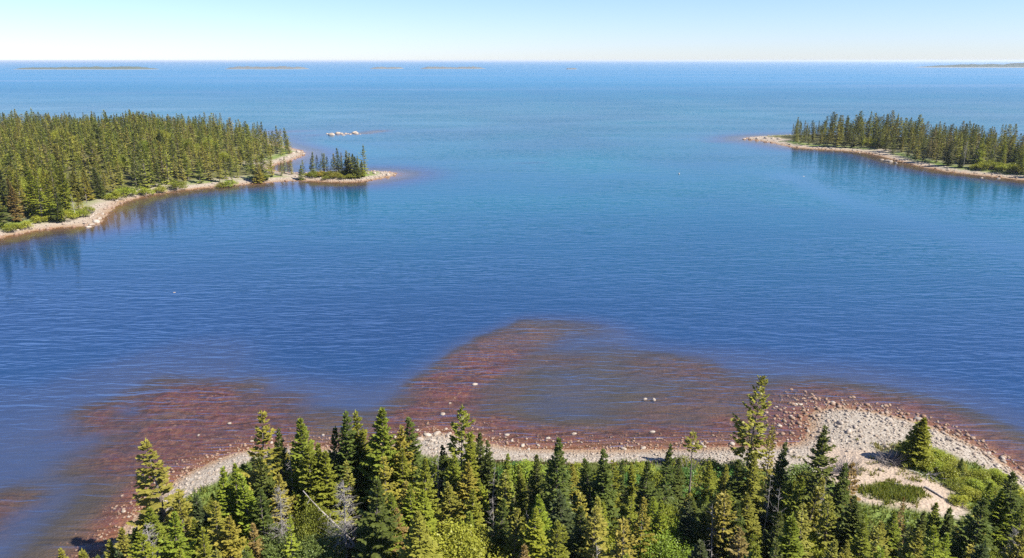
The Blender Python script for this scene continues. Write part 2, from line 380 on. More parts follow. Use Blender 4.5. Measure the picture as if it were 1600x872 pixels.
# ------------------------------------------------------------------ land sheets
def land(name, x0, x1, y0, y1, step, label, near=False):
    gx = np.arange(x0, x1 + .01, step); gy = np.arange(y0, y1 + .01, step); X, Y = np.meshgrid(gx, gy)
    F3 = fields(X, Y); d = np.maximum(np.maximum(F3[0], F3[1]), F3[2]); Z = height(X, Y)
    w = (fbm(X, Y, .5, 6) - .5); HGRID.append((x0, y0, step, Z))
    if near:
        v = sdf(VEG, X, Y) + w * 2.2; veg = sstep(-.5, .6, v)
        sand = sstep(-1.2, .8, sdf(SANDP, X, Y) + w * 2)
        gr = np.maximum(sstep(-.6, .8, sdf(GRASSP, X, Y) + w * 3.2) * .85, .8 * sstep(-.3, .5, sdf(TUFTP, X, Y) + w))
        gr = np.maximum(gr, sstep(-.2, .6, v) * (1 - sstep(2.2, 5.0, v)))
        weed = np.clip((np.maximum(shoal_mask(X, Y), .8 * np.exp(-np.maximum(-d, 0) / 4)) * 1.5 - .25) * (.45 + 1.1 * fbm(X, Y, .22, 31)), 0, 1) * (1 - .65 * sstep(78, 94, Y))
        fringe = np.exp(-np.maximum(-d, 0) / 1.6) * .8
    else:
        v = d - 3.6 + w * 3; veg = sstep(0, 3, v - 3); sand = np.full(X.shape, .25)
        gr = sstep(-.5, .8, v) * (1 - sstep(3, 6, v)) * sstep(.35, .5, fbm(X, Y, .05, 8))
        weed = np.clip(far_mask(X, Y), 0, 1) * .4
        fringe = np.exp(-np.maximum(-d, 0) / 3.5)
    under = sstep(.02, -.03, Z) if False else (Z < 0).astype(float)
    wet = np.clip(1 - Z / .30, 0, 1) * (Z >= 0) * .8
    me = mesh(name, np.stack([X.ravel(), Y.ravel(), Z.ravel()], 1), grid_faces(len(gx), len(gy)), M_GROUND,
              {'veg': veg.ravel(), 'sand': sand.ravel(), 'grassy': np.clip(gr, 0, 1).ravel(), 'weed': weed.ravel(), 'fringe': fringe.ravel(),
               'wet': wet.ravel(), 'under': under.ravel()}, smooth=True)
    return tag(link(name, me), label, 'ground', kind='structure')
land('ground', -80, 80, -30, 122, .5, 'near shore ground with pale beach, sandy path and weedy shallows', near=True)
land('headland_ground', -330, 60, 124, 480, 2.0, 'low ground of the wooded headland with pale stony rim')
land('island_ground', 60.02, 420.02, 124, 480, 2.0, 'low ground of the wooded point with pale stony rim')

# ------------------------------------------------------------------ plants
def unit(v): return v / (np.linalg.norm(v) + 1e-9)
def tube(V, Fc, pts, rad, seg=6):
    b0 = len(V); n = len(pts)
    for i, p in enumerate(pts):
        t = unit(np.array(pts[min(i + 1, n - 1)]) - np.array(pts[max(i - 1, 0)]))
        u = unit(np.cross(t, (.31, .9, .17))); w = np.cross(t, u)
        for k in range(seg):
            a = 2 * math.pi * k / seg; V.append(np.array(p) + rad[i] * (math.cos(a) * u + math.sin(a) * w))
    for i in range(n - 1):
        for k in range(seg):
            a = b0 + i * seg + k; c = b0 + i * seg + (k + 1) % seg
            Fc.append((a, c, c + seg, a + seg))
def nrm_(v): return v / (np.linalg.norm(v, axis=-1, keepdims=True) + 1e-9)
def sprays(P, D, U, L, W, tip):
    """twigs of needles: narrow folded leaf shapes from P along D"""
    S = nrm_(np.cross(D, U)); L = L[:, None]; W = W[:, None]; mid = P + D * L * .45 - U * W * .35
    V = np.stack([P, mid + S * W, P + D * L - U * L * .10, mid - S * W], 1).reshape(-1, 3)
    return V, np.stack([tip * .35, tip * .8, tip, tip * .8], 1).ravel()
def conifer(seed, H, Rr, cb=.12, gap=.27, per=7, inner=.12, droop=.25, power=.8, tw=.11, ntw=7, ragged=.3, dead=.5, lean=0, sharp=.04):
    """trunk + crown of a spruce, fir or pine; returns (trunk arrays, crown arrays)"""
    r = random.Random(seed); g = np.random.default_rng(seed); TV = []; TF = []; CV = []; CT = []
    bx, by = r.uniform(-.3, .3), r.uniform(-.3, .3); UP = np.array([0, 0, 1.])
    def axis_at(z):
        t = z / H; return np.array([bx * t * t + .06 * math.sin(3 * t + seed) + lean * t, by * t * t, z])
    n = 8; tube(TV, TF, [axis_at(H * i / (n - 1)) for i in range(n)], [max(.012, .016 * H * (1 - i / (n - 1)) ** .9) for i in range(n)], 7)
    z = cb * H; ph = r.random() * 6; bulge = [r.uniform(.78, 1.18) for _ in range(9)]; lop = r.random() * 6.28
    while z < H * .985:
        t = (z - cb * H) / (H - cb * H); bl = bulge[int(t * 8.99)]
        env = Rr * bl * (max(0, 1 - t) ** power) * (0.55 + .45 * min(1, t / .12)) + sharp
        k = max(3, int(round(per * (.6 + .5 * (1 - t))))); ph += r.random() * 2
        for j in range(k):
            if r.random() < ragged * .4: continue
            az = ph + 2 * math.pi * j / k + r.uniform(-.35, .35)
            L = env * r.uniform(1 - ragged, 1.15) * (1 + ragged * .35 * math.cos(az - lop))
            el = (.80 * t ** 1.3 - droop * (1 - t) + r.uniform(-.14, .14))
            d0 = np.array([math.cos(az) * math.cos(el), math.sin(az) * math.cos(el), math.sin(el)])
            p0 = axis_at(z + r.uniform(-.1, .1)); side = np.array([-math.sin(az), math.cos(az), 0.])
            pts = np.array([p0 + d0 * L * f + UP * (.20 * L * (f * f - .45 * f)) for f in (0, .35, .7, 1.0)])
            if L > .5 and r.random() < .6: tube(TV, TF, [pts[0], pts[1], pts[2]], [.02, .013, .006], 3)
            m = max(3, int(ntw * (.45 + .65 * L / Rr))); bt = r.uniform(.35, 1)
            f = inner + (1 - inner) * (np.arange(m) + g.random(m) * .6) / m; f = np.clip(np.repeat(f, 2), 0, .999)
            ii = np.minimum(2, (f * 3).astype(int)); P = pts[ii] + (pts[ii + 1] - pts[ii]) * (f * 3 - ii)[:, None]
            sg = np.tile([-1., 1.], m)
            tl = (.16 + .36 * L * (1 - f * .75)) * g.uniform(.75, 1.25, 2 * m)
            D = nrm_(d0 * g.uniform(.5, .95, (2 * m, 1)) + side * (sg * g.uniform(.5, 1, 2 * m))[:, None] + UP * g.uniform(-.32, .14, (2 * m, 1)))
            U = nrm_(UP + side * g.uniform(-.6, .6, (2 * m, 1)) + d0 * g.uniform(-.5, .3, (2 * m, 1)))
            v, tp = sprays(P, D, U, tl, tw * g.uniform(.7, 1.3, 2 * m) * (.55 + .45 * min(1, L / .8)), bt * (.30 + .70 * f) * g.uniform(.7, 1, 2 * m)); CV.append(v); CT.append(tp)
            v, tp = sprays(pts[2:3], nrm_(pts[3:4] - pts[2:3]), nrm_(UP + side * r.uniform(-.4, .4))[None], np.array([.32 * L + .10]), np.array([tw * .8]), np.array([bt])); CV.append(v); CT.append(tp)
        z += gap * r.uniform(.7, 1.3) * (1 - .35 * t)
    for i in range(5):   # leader shoot
        a = r.random() * 6
        v, tp = sprays(axis_at(H * (.94 + .012 * i))[None], nrm_(np.array([[.22 * math.cos(a), .22 * math.sin(a), 1]])), np.array([[math.sin(a), -math.cos(a), .2]]), np.array([.34]), np.array([tw * .42]), np.array([.8])); CV.append(v); CT.append(tp)
    for i in range(int(dead * 16)):   # bare lower twigs
        z = r.uniform(.1, max(cb + .22, .3)) * H; az = r.random() * 6.28; L = Rr * r.uniform(.4, .85)
        p0 = axis_at(z); d0 = np.array([math.cos(az), math.sin(az), r.uniform(-.35, .1)])
        tube(TV, TF, [p0, p0 + d0 * L * .55, p0 + d0 * L + np.array([0, 0, -.1])], [.02, .013, .005], 3)
    V = np.vstack(CV); return (np.array(TV), np.array(TF)), (V, np.arange(len(V)).reshape(-1, 4), np.concatenate(CT))

def snag(seed, H, nb=26, lean=0.0, spread=1.0, fine=2, tri=4):
    """dead tree: bare trunk and twigs"""
    r = random.Random(seed); TV = []; TF = []; BV = []; BF = []
    def axis_at(z):
        t = z / H; return np.array([lean * t + .12 * math.sin(4 * t + seed), .1 * math.sin(3 * t), z])
    tube(TV, TF, [axis_at(H * i / 7) for i in range(8)], [max(.02, .014 * H * (1 - i / 7.5)) for i in range(8)], 6)
    for i in range(nb):
        z = H * r.uniform(.28, .97); az = r.random() * 6.28; L = spread * r.uniform(.4, 1.2) * (1.15 - z / H) + .25
        p0 = axis_at(z); d0 = unit(np.array([math.cos(az), math.sin(az), r.uniform(-.3, .5)]))
        pm = p0 + d0 * L * .5; pe = p0 + d0 * L + np.array([0, 0, r.uniform(-.25, .2)])
        tube(BV, BF, [p0, pm, pe], [.020, .013, .006], tri)
        for q in range(fine):
            dd = unit(d0 + np.array([r.uniform(-1, 1), r.uniform(-1, 1), r.uniform(-.6, .6)])); st = p0 + (pe - p0) * r.uniform(.3, .9)
            tube(BV, BF, [st, st + dd * L * .3, st + dd * L * .5 + np.array([0, 0, -.05])], [.010, .007, .004], 3)
    return (np.array(TV), np.array(TF)), (np.array(BV), np.array(BF))

def broadleaf(seed, H, Rr, nleaf=3600, leaf=.15, clumps=26, low=.25):
    r = random.Random(seed); TV = []; TF = []; heads = []
    for c in range(clumps):
        az = r.random() * 6.28; rr = Rr * math.sqrt(r.random()) * .82
        zc = H * (low + (1 - low) * (1 - .72 * (rr / Rr) ** 2) * r.uniform(.55, .97))
        heads.append((np.array([rr * math.cos(az), rr * math.sin(az), zc - .12 * H]), r.uniform(.22, .40) * Rr, r.uniform(.5, 1)))
    for c, (p, _, _) in enumerate(heads):
        if c % 2 == 0:
            b = np.array([.15 * math.cos(c), .15 * math.sin(c), 0]); mid = b + (p - b) * .5 + np.array([0, 0, .12 * H])
            tube(TV, TF, [b, mid, p], [.05, .03, .01], 4)
    per = nleaf // clumps; g = np.random.default_rng(seed); CV = []; CT = []
    for p, rad, sh in heads:
        v = nrm_(g.normal(0, 1, (per, 3))); u = g.random((per, 1)) ** .4; q = p + v * rad * u * np.array([1, 1, .75]); q[:, 2] = np.maximum(q[:, 2], .06)
        d = nrm_(g.normal(0, 1, (per, 3)) * np.array([1, 1, .6]) + v * .6); up = nrm_(g.normal(0, .5, (per, 3)) * np.array([1, 1, 0]) + np.array([0, 0, 1]) + v * .5); sd = nrm_(np.cross(d, up))
        L = leaf * g.uniform(.7, 1.3, (per, 1))
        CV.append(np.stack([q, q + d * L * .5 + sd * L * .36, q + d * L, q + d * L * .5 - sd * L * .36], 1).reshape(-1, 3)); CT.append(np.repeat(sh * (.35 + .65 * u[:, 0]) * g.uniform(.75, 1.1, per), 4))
    V = np.vstack(CV); return (np.array(TV), np.array(TF)), (V, np.arange(len(V)).reshape(-1, 4), np.concatenate(CT))

LIB = {}
def lib_tree(key, gen, H, crown_mat=M_NEEDLE, bark=M_BARK):
    (tv, tf), (cv, cq, ct) = gen
    LIB[key] = (mesh('trunk', tv, tf, bark, smooth=True), mesh('crown', cv, cq, crown_mat, {'tip': ct}), H)
# full spruces, built 8 m tall
for i, (Rr, per, gap, pw, rag) in enumerate([(2.1, 8, .25, .85, .32), (1.9, 8, .26, .80, .38), (2.4, 8, .28, .92, .36), (1.65, 8, .25, .80, .38), (2.1, 7, .27, .80, .50), (1.8, 7, .30, .7, .6), (2.6, 8, .30, .85, .55)]):
    lib_tree('spruce%d' % i, conifer(11 + i, 8, Rr, .06, gap, per, .15, .30, pw, .10, 9, rag, .35), 8)
for i, (Rr, cb, rag) in enumerate([(1.5, .28, .55), (1.8, .22, .6), (1.35, .36, .55), (1.7, .15, .55)]):   # ragged, thin-crowned old spruces
    lib_tree('thin%d' % i, conifer(41 + i, 8, Rr, cb, .33, 6, .30, .12, .72, .12, 7, rag, 1.0), 8)
for i, Rr in enumerate([2.0, 1.7]):                                                                    # open layered pine
    lib_tree('pine%d' % i, conifer(61 + i, 8, Rr * 1.1, .24, .38, 7, .34, .02, .66, .13, 8, .50, .9), 8)
lib_tree('tuft0', conifer(71, 8, .75, .80, .3, 5, .3, -.1, .6, .12, 5, .4, .8), 8)
lib_tree('young0', conifer(75, 4, 1.0, .03, .17, 8, .1, .2, .9, .085, 6, .2, .1), 4)
lib_tree('young1', conifer(76, 4, .75, .03, .17, 7, .1, .15, .85, .085, 6, .25, .1), 4)
lib_tree('cone0', conifer(78, 4, 1.75, .04, .17, 10, .12, .22, .95, .09, 8, .22, .1), 4)
for i in range(3): lib_tree('leafy%d' % i, broadleaf(81 + i, 3.6, 2.2, 9000, .115, 40), 3.6, M_LEAF)
for i in range(3): lib_tree('shrub%d' % i, broadleaf(91 + i, 1.3, 1.15, 2200, .10, 20, .1), 1.3, M_LEAF)
for i in range(3):
    (tv, tf), (bv, bf) = snag(101 + i, 8, 30, spread=1.2)
    LIB['snag%d' % i] = (mesh('trunk', tv, tf, M_DEAD, smooth=True), mesh('branches', bv, bf, M_DEAD), 8)
(tv, tf), (bv, bf) = snag(111, 8, 150, spread=1.6, fine=3, tri=3)
LIB['lichen0'] = (mesh('trunk', tv, tf, M_DEAD, smooth=True), mesh('branches', bv, bf, M_DEAD), 8)
LIB['lichen1'] = LIB['lichen0']

NAMES = {'spruce': 'spruce_tree', 'thin': 'spruce_tree', 'pine': 'pine_tree', 'tuft': 'pine_tree', 'young': 'young_spruce', 'cone': 'spruce_tree',
         'leafy': 'broadleaf_bush', 'shrub': 'low_shrub', 'snag': 'dead_tree', 'lichen': 'dead_tree'}
def stem(k): return k.rstrip('0123456789')
TINTS = {'d': (.105, .135, .028), 'g': (.225, .245, .030), 'b': (.275, .310, .032), 'o': (.310, .275, .046), 'y': (.360, .310, .062), 'r': (.29, .195, .070),
         'l': (.240, .340, .035), 'L': (.310, .345, .038), 'e': (.085, .200, .040), 'm': (.150, .195, .045), 'k': (.085, .110, .045)}
def plant(key, x, y, h, tint='g', label=None, cat=None, group=None, wide=1.0, lean=(0, 0), jitter=.14, rot=None):
    tr, cr, H = LIB[key]; s = h / H; st = stem(key)
    e = bpy.data.objects.new(NAMES[st], None); COL.objects.link(e)
    e.location = (x, y, hz(x, y) - .04); e.scale = (s * wide, s * wide, s)
    e.rotation_euler = (lean[0] + random.gauss(0, .035), lean[1] + random.gauss(0, .035), random.uniform(0, 6.28) if rot is None else rot)
    c = TINTS[tint]; j = 1 + random.uniform(-jitter, jitter); hue = random.uniform(-.10, .10)
    colr = (c[0] * j * (1 + hue), c[1] * j, c[2] * j, 1)
    for me in (tr, cr):
        o = bpy.data.objects.new(me.name.split('.')[0], me); COL.objects.link(o); o.parent = e; o.color = colr
        if me.name.startswith('branches'): o['kind'] = 'stuff'
    tag(e, label, cat or {'broadleaf_bush': 'bush', 'low_shrub': 'shrub'}.get(NAMES[st], 'tree'), group)
    return e
def by_top(px, py, h):                               # where a plant of height h stands when its tip is seen at that pixel
    z = 1.5
    for _ in range(4):
        x, y = G(px, py, z + h); z = hz(x, y)
    return x, y

ZONES = [(-200, 330, 'at the red-shallows corner'), (330, 560, 'around the leaning bleached trunk'),
         (560, 770, 'above the big yellow-green bush'), (770, 985, 'below the lone dark beach spruce'),
         (985, 1160, 'around the lime-green maple bush'), (1160, 1340, 'below the tall open pine'), (1340, 2200, 'below the sandy path')]
def zone(px):
    for a, b_, t in ZONES:
        if a <= px < b_: return t
CW = {'d': 'dark green', 'g': 'mid-green', 'b': 'bright green', 'o': 'olive', 'y': 'yellowish', 'r': 'browning', 'k': 'grey-green', 'l': 'lime green', 'L': 'yellow-green', 'e': 'emerald green', 'm': 'leafy green'}
KW = {'spruce': 'spruce', 'thin': 'thin spruce', 'pine': 'open-crowned pine', 'tuft': 'pine', 'young': 'small spruce', 'cone': 'spruce',
      'leafy': 'broadleaf bush', 'shrub': 'low shrub', 'snag': 'bare dead tree', 'lichen': 'twiggy grey dead tree'}
RANKS = {}                                           # look-alikes of one stand, told apart by their order from left
ORD = ['leftmost'] + [w + ' from left' for w in 'second third fourth fifth sixth seventh eighth ninth tenth eleventh twelfth thirteenth fourteenth fifteenth sixteenth seventeenth eighteenth nineteenth twentieth'.split()]
def rank(o, kind, place, group):
    o['group'] = group; RANKS.setdefault((kind, place), []).append(o)
def auto_label(key, tint, px):
    st = stem(key)
    w = KW[st] if st in ('snag', 'lichen') else CW[tint] + ' ' + KW[st]
    return w, zone(px)

# (tip pixel x, tip pixel y, height in metres, mesh, tint, widening, label)
T = [
 (240, 688, 9.6, 'thin1', 'y', 1.25, 'tall yellowish spruce at the left corner of the wood, over red shallows'),
 (193, 823, 6.0, 'spruce1', 'y', .9, 'yellowish spruce lower left of the tall corner spruce'), (168, 842, 5.0, 'spruce3', 'y', 1, None), (92, 857, 4.5, 'spruce3', 'o', 1, None), (130, 860, 4.5, 'young0', 'o', 1, None),
 (231, 812, 6.5, 'lichen0', 'y', .8, 'pale bleached dead tree below the tall yellowish corner spruce'), (264, 797, 7.0, 'spruce2', 'b', .95, 'broad bright green spruce beside the pale dead corner tree'),
 (282, 772, 6.5, 'thin3', 'o', 1, None), (340, 733, 7.0, 'spruce3', 'b', .9, None), (360, 728, 7.0, 'spruce1', 'b', .8, None), (308, 772, 5.0, 'young1', 'k', 1, None), (330, 785, 6.5, 'thin2', 'o', 1.1, None), (302, 812, 5.0, 'spruce1', 'g', 1, None),
 (398, 645, 9.4, 'thin1', 'o', 1.05, 'tall olive spruce with bare grey lower trunk above the gravel patch'), (437, 672, 7.6, 'spruce3', 'd', .85, None), (452, 690, 7, 'snag0', 'g', .7, None),
 (465, 655, 8.6, 'spruce1', 'g', .95, None), (493, 690, 7.5, 'spruce0', 'g', .9, None), (511, 672, 7.6, 'spruce2', 'd', .85, None), (535, 648, 9.0, 'spruce3', 'd', .95, None), (551, 672, 7.5, 'spruce1', 'o', .9, None),
 (480, 700, 7.4, 'spruce4', 'g', 1, None), (505, 708, 7, 'spruce1', 'g', 1, None), (415, 712, 6.5, 'spruce2', 'd', 1, None), (380, 742, 6.8, 'spruce3', 'b', .9, None), (432, 757, 6.4, 'lichen0', 'g', .75, 'pale lichen-grey dead tree left of the leaning trunk'), (405, 760, 6, 'thin0', 'd', 1, None),
 (478, 768, 5, 'leafy1', 'g', .5, None), (450, 805, 5, 'thin2', 'b', .7, None), (535, 752, 6.8, 'lichen0', 'g', 1.0, 'twiggy pale grey dead tree over the leaning bleached trunk'), (395, 815, 4.5, 'thin1', 'r', 1, None), (350, 800, 6, 'spruce4', 'o', 1, None),
 (440, 822, 3.6, 'leafy0', 'm', 1, 'dark glossy broadleaf bush left of the leaning bleached trunk'), (500, 822, 3.6, 'leafy2', 'm', 1, 'dark glossy broadleaf bush under the leaning bleached trunk'),
 (570, 650, 8.6, 'spruce3', 'g', .95, None), (592, 637, 9.6, 'spruce1', 'g', .95, 'tallest mid-green spruce rising against the water, left of the rocky point'), (616, 668, 8, 'spruce4', 'o', .9, None), (637, 660, 8.3, 'spruce3', 'd', 1, None), (560, 700, 4.0, 'leafy1', 'e', .55, 'round emerald-green broadleaf bush among the spruces'),
 (577, 684, 7.5, 'snag1', 'g', .6, None), (602, 706, 7, 'thin1', 'o', 1, None), (624, 700, 7, 'spruce0', 'g', .9, None), (660, 716, 6.5, 'spruce2', 'g', .9, None), (683, 690, 6.8, 'snag2', 'g', .75, 'straight white dead tree standing before the rocky point'), (690, 694, 5.0, 'spruce3', 'd', .9, None),
 (718, 634, 8.4, 'pine1', 'g', .8, 'bushy-topped pine with bare trunk on the rocky point'), (736, 668, 7.2, 'spruce3', 'g', .85, None), (751, 678, 6.4, 'spruce1', 'd', .8, None), (706, 712, 6, 'spruce0', 'g', 1, None), (727, 720, 6, 'spruce4', 'o', 1, None),
 (585, 742, 8.2, 'spruce2', 'd', 1.0, 'big dark layered spruce right of the leaning bleached trunk'), (640, 755, 6.5, 'spruce0', 'b', .9, None), (662, 762, 6, 'spruce1', 'b', 1, None), (702, 755, 5.5, 'spruce4', 'o', 1, None), (735, 765, 5.5, 'spruce0', 'g', 1, None), (570, 805, 4, 'young0', 'd', 1, None),
 (620, 790, 5.6, 'thin2', 'r', 1, None), (640, 742, 5, 'snag0', 'g', .6, None), (612, 770, 6.5, 'spruce1', 'g', .9, None),
 (690, 810, 5.0, 'leafy0', 'L', .95, 'big yellow-green broadleaf bush at the bottom edge, its left half'), (745, 814, 5.0, 'leafy1', 'L', .92, 'big yellow-green broadleaf bush at the bottom edge, its right half'),
 (766, 688, 6.2, 'spruce3', 'd', .75, None), (767, 722, 6, 'snag2', 'g', .6, None), (792, 735, 5.5, 'thin3', 'o', 1, None), (816, 728, 5, 'spruce3', 'g', .8, None), (838, 712, 6.4, 'spruce1', 'd', .8, 'dark spruce just left of the lone tall spruce at the beach'),
 (868, 682, 8.6, 'spruce0', 'd', .82, 'tall dark spruce standing alone against the white beach'), (945, 702, 7.2, 'spruce3', 'd', .95, 'slim dark spruce right of the lone tall beach spruce'), (930, 718, 6.0, 'spruce4', 'd', 1, None), (958, 722, 6, 'thin3', 'g', 1, None),
 (852, 775, 6.5, 'spruce1', 'b', .9, None), (832, 792, 6.5, 'spruce0', 'b', .95, None), (882, 768, 6.5, 'spruce4', 'k', 1, None), (802, 795, 6, 'thin1', 'o', 1, None), (780, 778, 6, 'spruce2', 'd', .9, None), (930, 785, 7, 'thin0', 'y', 1, None), (905, 790, 6.5, 'spruce2', 'd', 1, None), (876, 848, 3.5, 'young1', 'g', 1, None), (905, 762, 5.4, 'thin3', 'o', 1, None),
 (971, 715, 5.2, 'spruce3', 'd', .75, None), (1038, 697, 6.8, 'spruce4', 'd', .75, 'dark wind-shaped spruce top against the white stony beach'), (1012, 725, 6.2, 'spruce2', 'd', 1, None), (1085, 675, 7.4, 'tuft0', 'o', .9, 'spindly bare-stemmed pine with one tuft at its top'),
 (1005, 785, 6, 'thin2', 'o', 1, None), (1030, 782, 5.6, 'spruce0', 'b', .8, None), (1026, 812, 4.4, 'leafy2', 'l', .8, 'lime-green maple bush at the bottom edge, its left half'), (1058, 808, 4.4, 'leafy0', 'l', .7, 'lime-green maple bush at the bottom edge, its right half'), (1078, 782, 5.6, 'spruce3', 'k', 1, None), (1115, 765, 6.5, 'thin0', 'o', 1, None), (1141, 768, 6.8, 'thin3', 'y', 1, None),
 (1120, 790, 6, 'snag1', 'g', .8, None), (1098, 800, 5, 'spruce4', 'd', 1, None),
 (1180, 588, 9.2, 'pine0', 'o', .78, 'tall open-crowned pine on the beach beside the cobble point'), (1207, 664, 5.6, 'thin3', 'o', .7, 'small olive spruce beside the tall open pine'), (1216, 690, 7.0, 'spruce3', 'd', .8, None), (1160, 718, 6, 'spruce1', 'd', 1, None), (1182, 706, 6.6, 'spruce4', 'o', .9, None),
 (1286, 672, 8.8, 'spruce4', 'd', .9, 'big dark spruce with bare trunk beside the cobble point'), (1204, 735, 6, 'snag2', 'g', .6, None), (1176, 772, 6, 'spruce1', 'o', 1, None), (1150, 785, 6, 'spruce0', 'd', .9, None), (1318, 722, 6.6, 'spruce3', 'd', .9, None), (1331, 720, 6.2, 'thin0', 'r', .9, 'browning spruce at the edge of the sand'),
 (1268, 738, 6.4, 'thin1', 'o', 1, None), (1240, 745, 6, 'spruce2', 'g', .9, None), (1292, 748, 6.4, 'snag0', 'g', .7, None), (1222, 760, 6, 'snag1', 'g', .7, None), (1300, 775, 6, 'thin3', 'o', 1, None), (1255, 790, 6, 'thin0', 'y', 1, None), (1215, 800, 5.5, 'spruce2', 'd', 1, None),
 (1443, 652, 4.2, 'cone0', 'g', .95, 'broad conical spruce standing alone by the sandy path'), (1505, 716, 1.9, 'young0', 'd', .9, 'very small dark spruce among the low shrubs above the path'),
 (1556, 755, 5.2, 'spruce1', 'b', .9, None), (1592, 738, 7, 'spruce2', 'd', 1, 'dark spruce at the right edge of the picture'), (1338, 772, 6, 'spruce0', 'd', .9, None), (1352, 788, 5.5, 'spruce3', 'd', 1, None), (1413, 778, 4.6, 'thin2', 'r', .6, None), (1402, 800, 4.5, 'spruce1', 'g', .9, None),
 (1446, 795, 4.6, 'spruce3', 'd', .9, None), (1470, 788, 4.6, 'spruce1', 'g', .9, None), (1490, 796, 4.4, 'young1', 'd', 1, None), (1530, 778, 6.6, 'spruce2', 'd', 1.1, 'broad dark spruce below the end of the sandy path'), (1570, 768, 5.6, 'spruce4', 'b', 1, None), (1430, 822, 4.5, 'spruce0', 'g', 1, None), (1482, 830, 4.5, 'spruce2', 'b', 1, None), (1590, 828, 5, 'lichen0', 'g', .7, 'twiggy grey dead tree at the right edge of the picture'),
 (1372, 815, 4.8, 'spruce4', 'o', 1, None), (785, 712, 5.2, 'spruce3', 'g', .9, None), (895, 722, 4.5, 'spruce1', 'o', .9, None), (990, 722, 4.4, 'spruce3', 'g', .9, None), (1060, 715, 4.6, 'spruce1', 'd', .9, None), (1110, 722, 4.4, 'spruce4', 'g', .9, None), (1136, 728, 4.8, 'spruce0', 'o', .9, None),
]
occ = []
for px, py, h, key, tint, wide, lab in T:
    x, y = by_top(px, py, h); occ.append((x, y, 1.0))
    g_ = None
    e = plant(key, x, y, h, tint, lab, None, None, wide)
    if lab is None: w_, z_ = auto_label(key, tint, px); rank(e, w_, z_, w_ + 's ' + z_)

# fallen-over bleached trunk, with its broken branches
(tv, tf), (bv, bf) = snag(133, 6.5, 16, spread=1.3)
e = bpy.data.objects.new('leaning_dead_trunk', None); COL.objects.link(e)
lx, ly = G(572, 868, 2.6); e.location = (lx, ly, hz(lx, ly)); e.rotation_euler = (R(-12), R(-40), 0)
link('trunk', mesh('trunk', tv * np.array([1.6, 1.6, 1]), tf, M_DEAD, smooth=True), e); link('branches', mesh('branches', bv, bf, M_DEAD), e)['kind'] = 'stuff'
tag(e, 'bleached bare trunk leaning steeply to the left among green spruces', 'dead tree')

# the rest of the near wood
line = np.array([(-200, 900), (80, 885), (170, 855), (240, 775), (340, 770), (400, 700), (600, 690), (700, 722), (780, 752), (900, 768), (1000, 772), (1150, 765), (1250, 745),
                 (1330, 785), (1400, 822), (1500, 822), (1560, 790), (1600, 775), (1800, 760)])
cnt = 0; tries = 0
while tries < 5000 and cnt < 150:
    tries += 1
    x = random.uniform(-32, 50); y = random.uniform(27, 62)
    if float(sdf(VEG, np.array([x]), np.array([y]))[0]) < 1.2: continue
    if any((x - a) ** 2 + (y - b_) ** 2 < (1.4 * r_) ** 2 for a, b_, r_ in occ): continue
    z = hz(x, y); key = random.choices(['spruce0', 'spruce1', 'spruce2', 'spruce5', 'spruce4', 'spruce6', 'thin1', 'thin3', 'snag0', 'snag2', 'young0'], [3, 3, 3, 4, 4, 3, 2, 2, 1, 1, 1])[0]
    h = random.uniform(4.2, 7.2)
    px, py = proj(x, y, z + h)
    if px < -60 or px > 1660 or py > 940: continue
    if (625 < px < 805 or 985 < px < 1095) and py > 800 or (410 < px < 600 and py > 775): continue      # open ground before the bushes
    lim = np.interp(px, line[:, 0], line[:, 1])
    while py < lim and h > 1.6:
        h -= .25; px, py = proj(x, y, z + h)
    if h < 2.0 or py > 900: continue
    if h < 3.2: key = random.choice(['young0', 'young1'])
    tint = random.choices('dgbokyr', [2.6, 5, 4, 5, 1, 2, .5])[0]
    w_, z_ = auto_label(key, tint, px); rank(plant(key, x, y, h, tint, None, None, None, random.uniform(.9, 1.15)), w_, z_, w_ + 's ' + z_); occ.append((x, y, 1.0)); cnt += 1

cnt = 0; tries = 0                                   # leafy bushes filling the gaps of the wood
while tries < 4000 and cnt < 60:
    tries += 1
    x = random.uniform(-30, 48); y = random.uniform(28, 60)
    if float(sdf(VEG, np.array([x]), np.array([y]))[0]) < 1.5 or any((x - a) ** 2 + (y - b_) ** 2 < (1.05 * r_) ** 2 for a, b_, r_ in occ): continue
    h = random.uniform(2.0, 3.8); px, py = proj(x, y, hz(x, y) + h)
    if px < -40 or px > 1640 or py > 890 or py < np.interp(px, line[:, 0], line[:, 1]) + 5: continue
    if (625 < px < 805 or 985 < px < 1095) and py > 805 or (470 < px < 600 and py > 790): continue
    tint = random.choices('mgbLk', [3, 3, 3, 1.5, 1.5])[0]; key = 'leafy%d' % random.randrange(3)
    w_, z_ = auto_label(key, tint, px); rank(plant(key, x, y, h, tint, wide=random.uniform(.55, .8)), w_, z_, w_ + 'es ' + z_); occ.append((x, y, 1.0)); cnt += 1

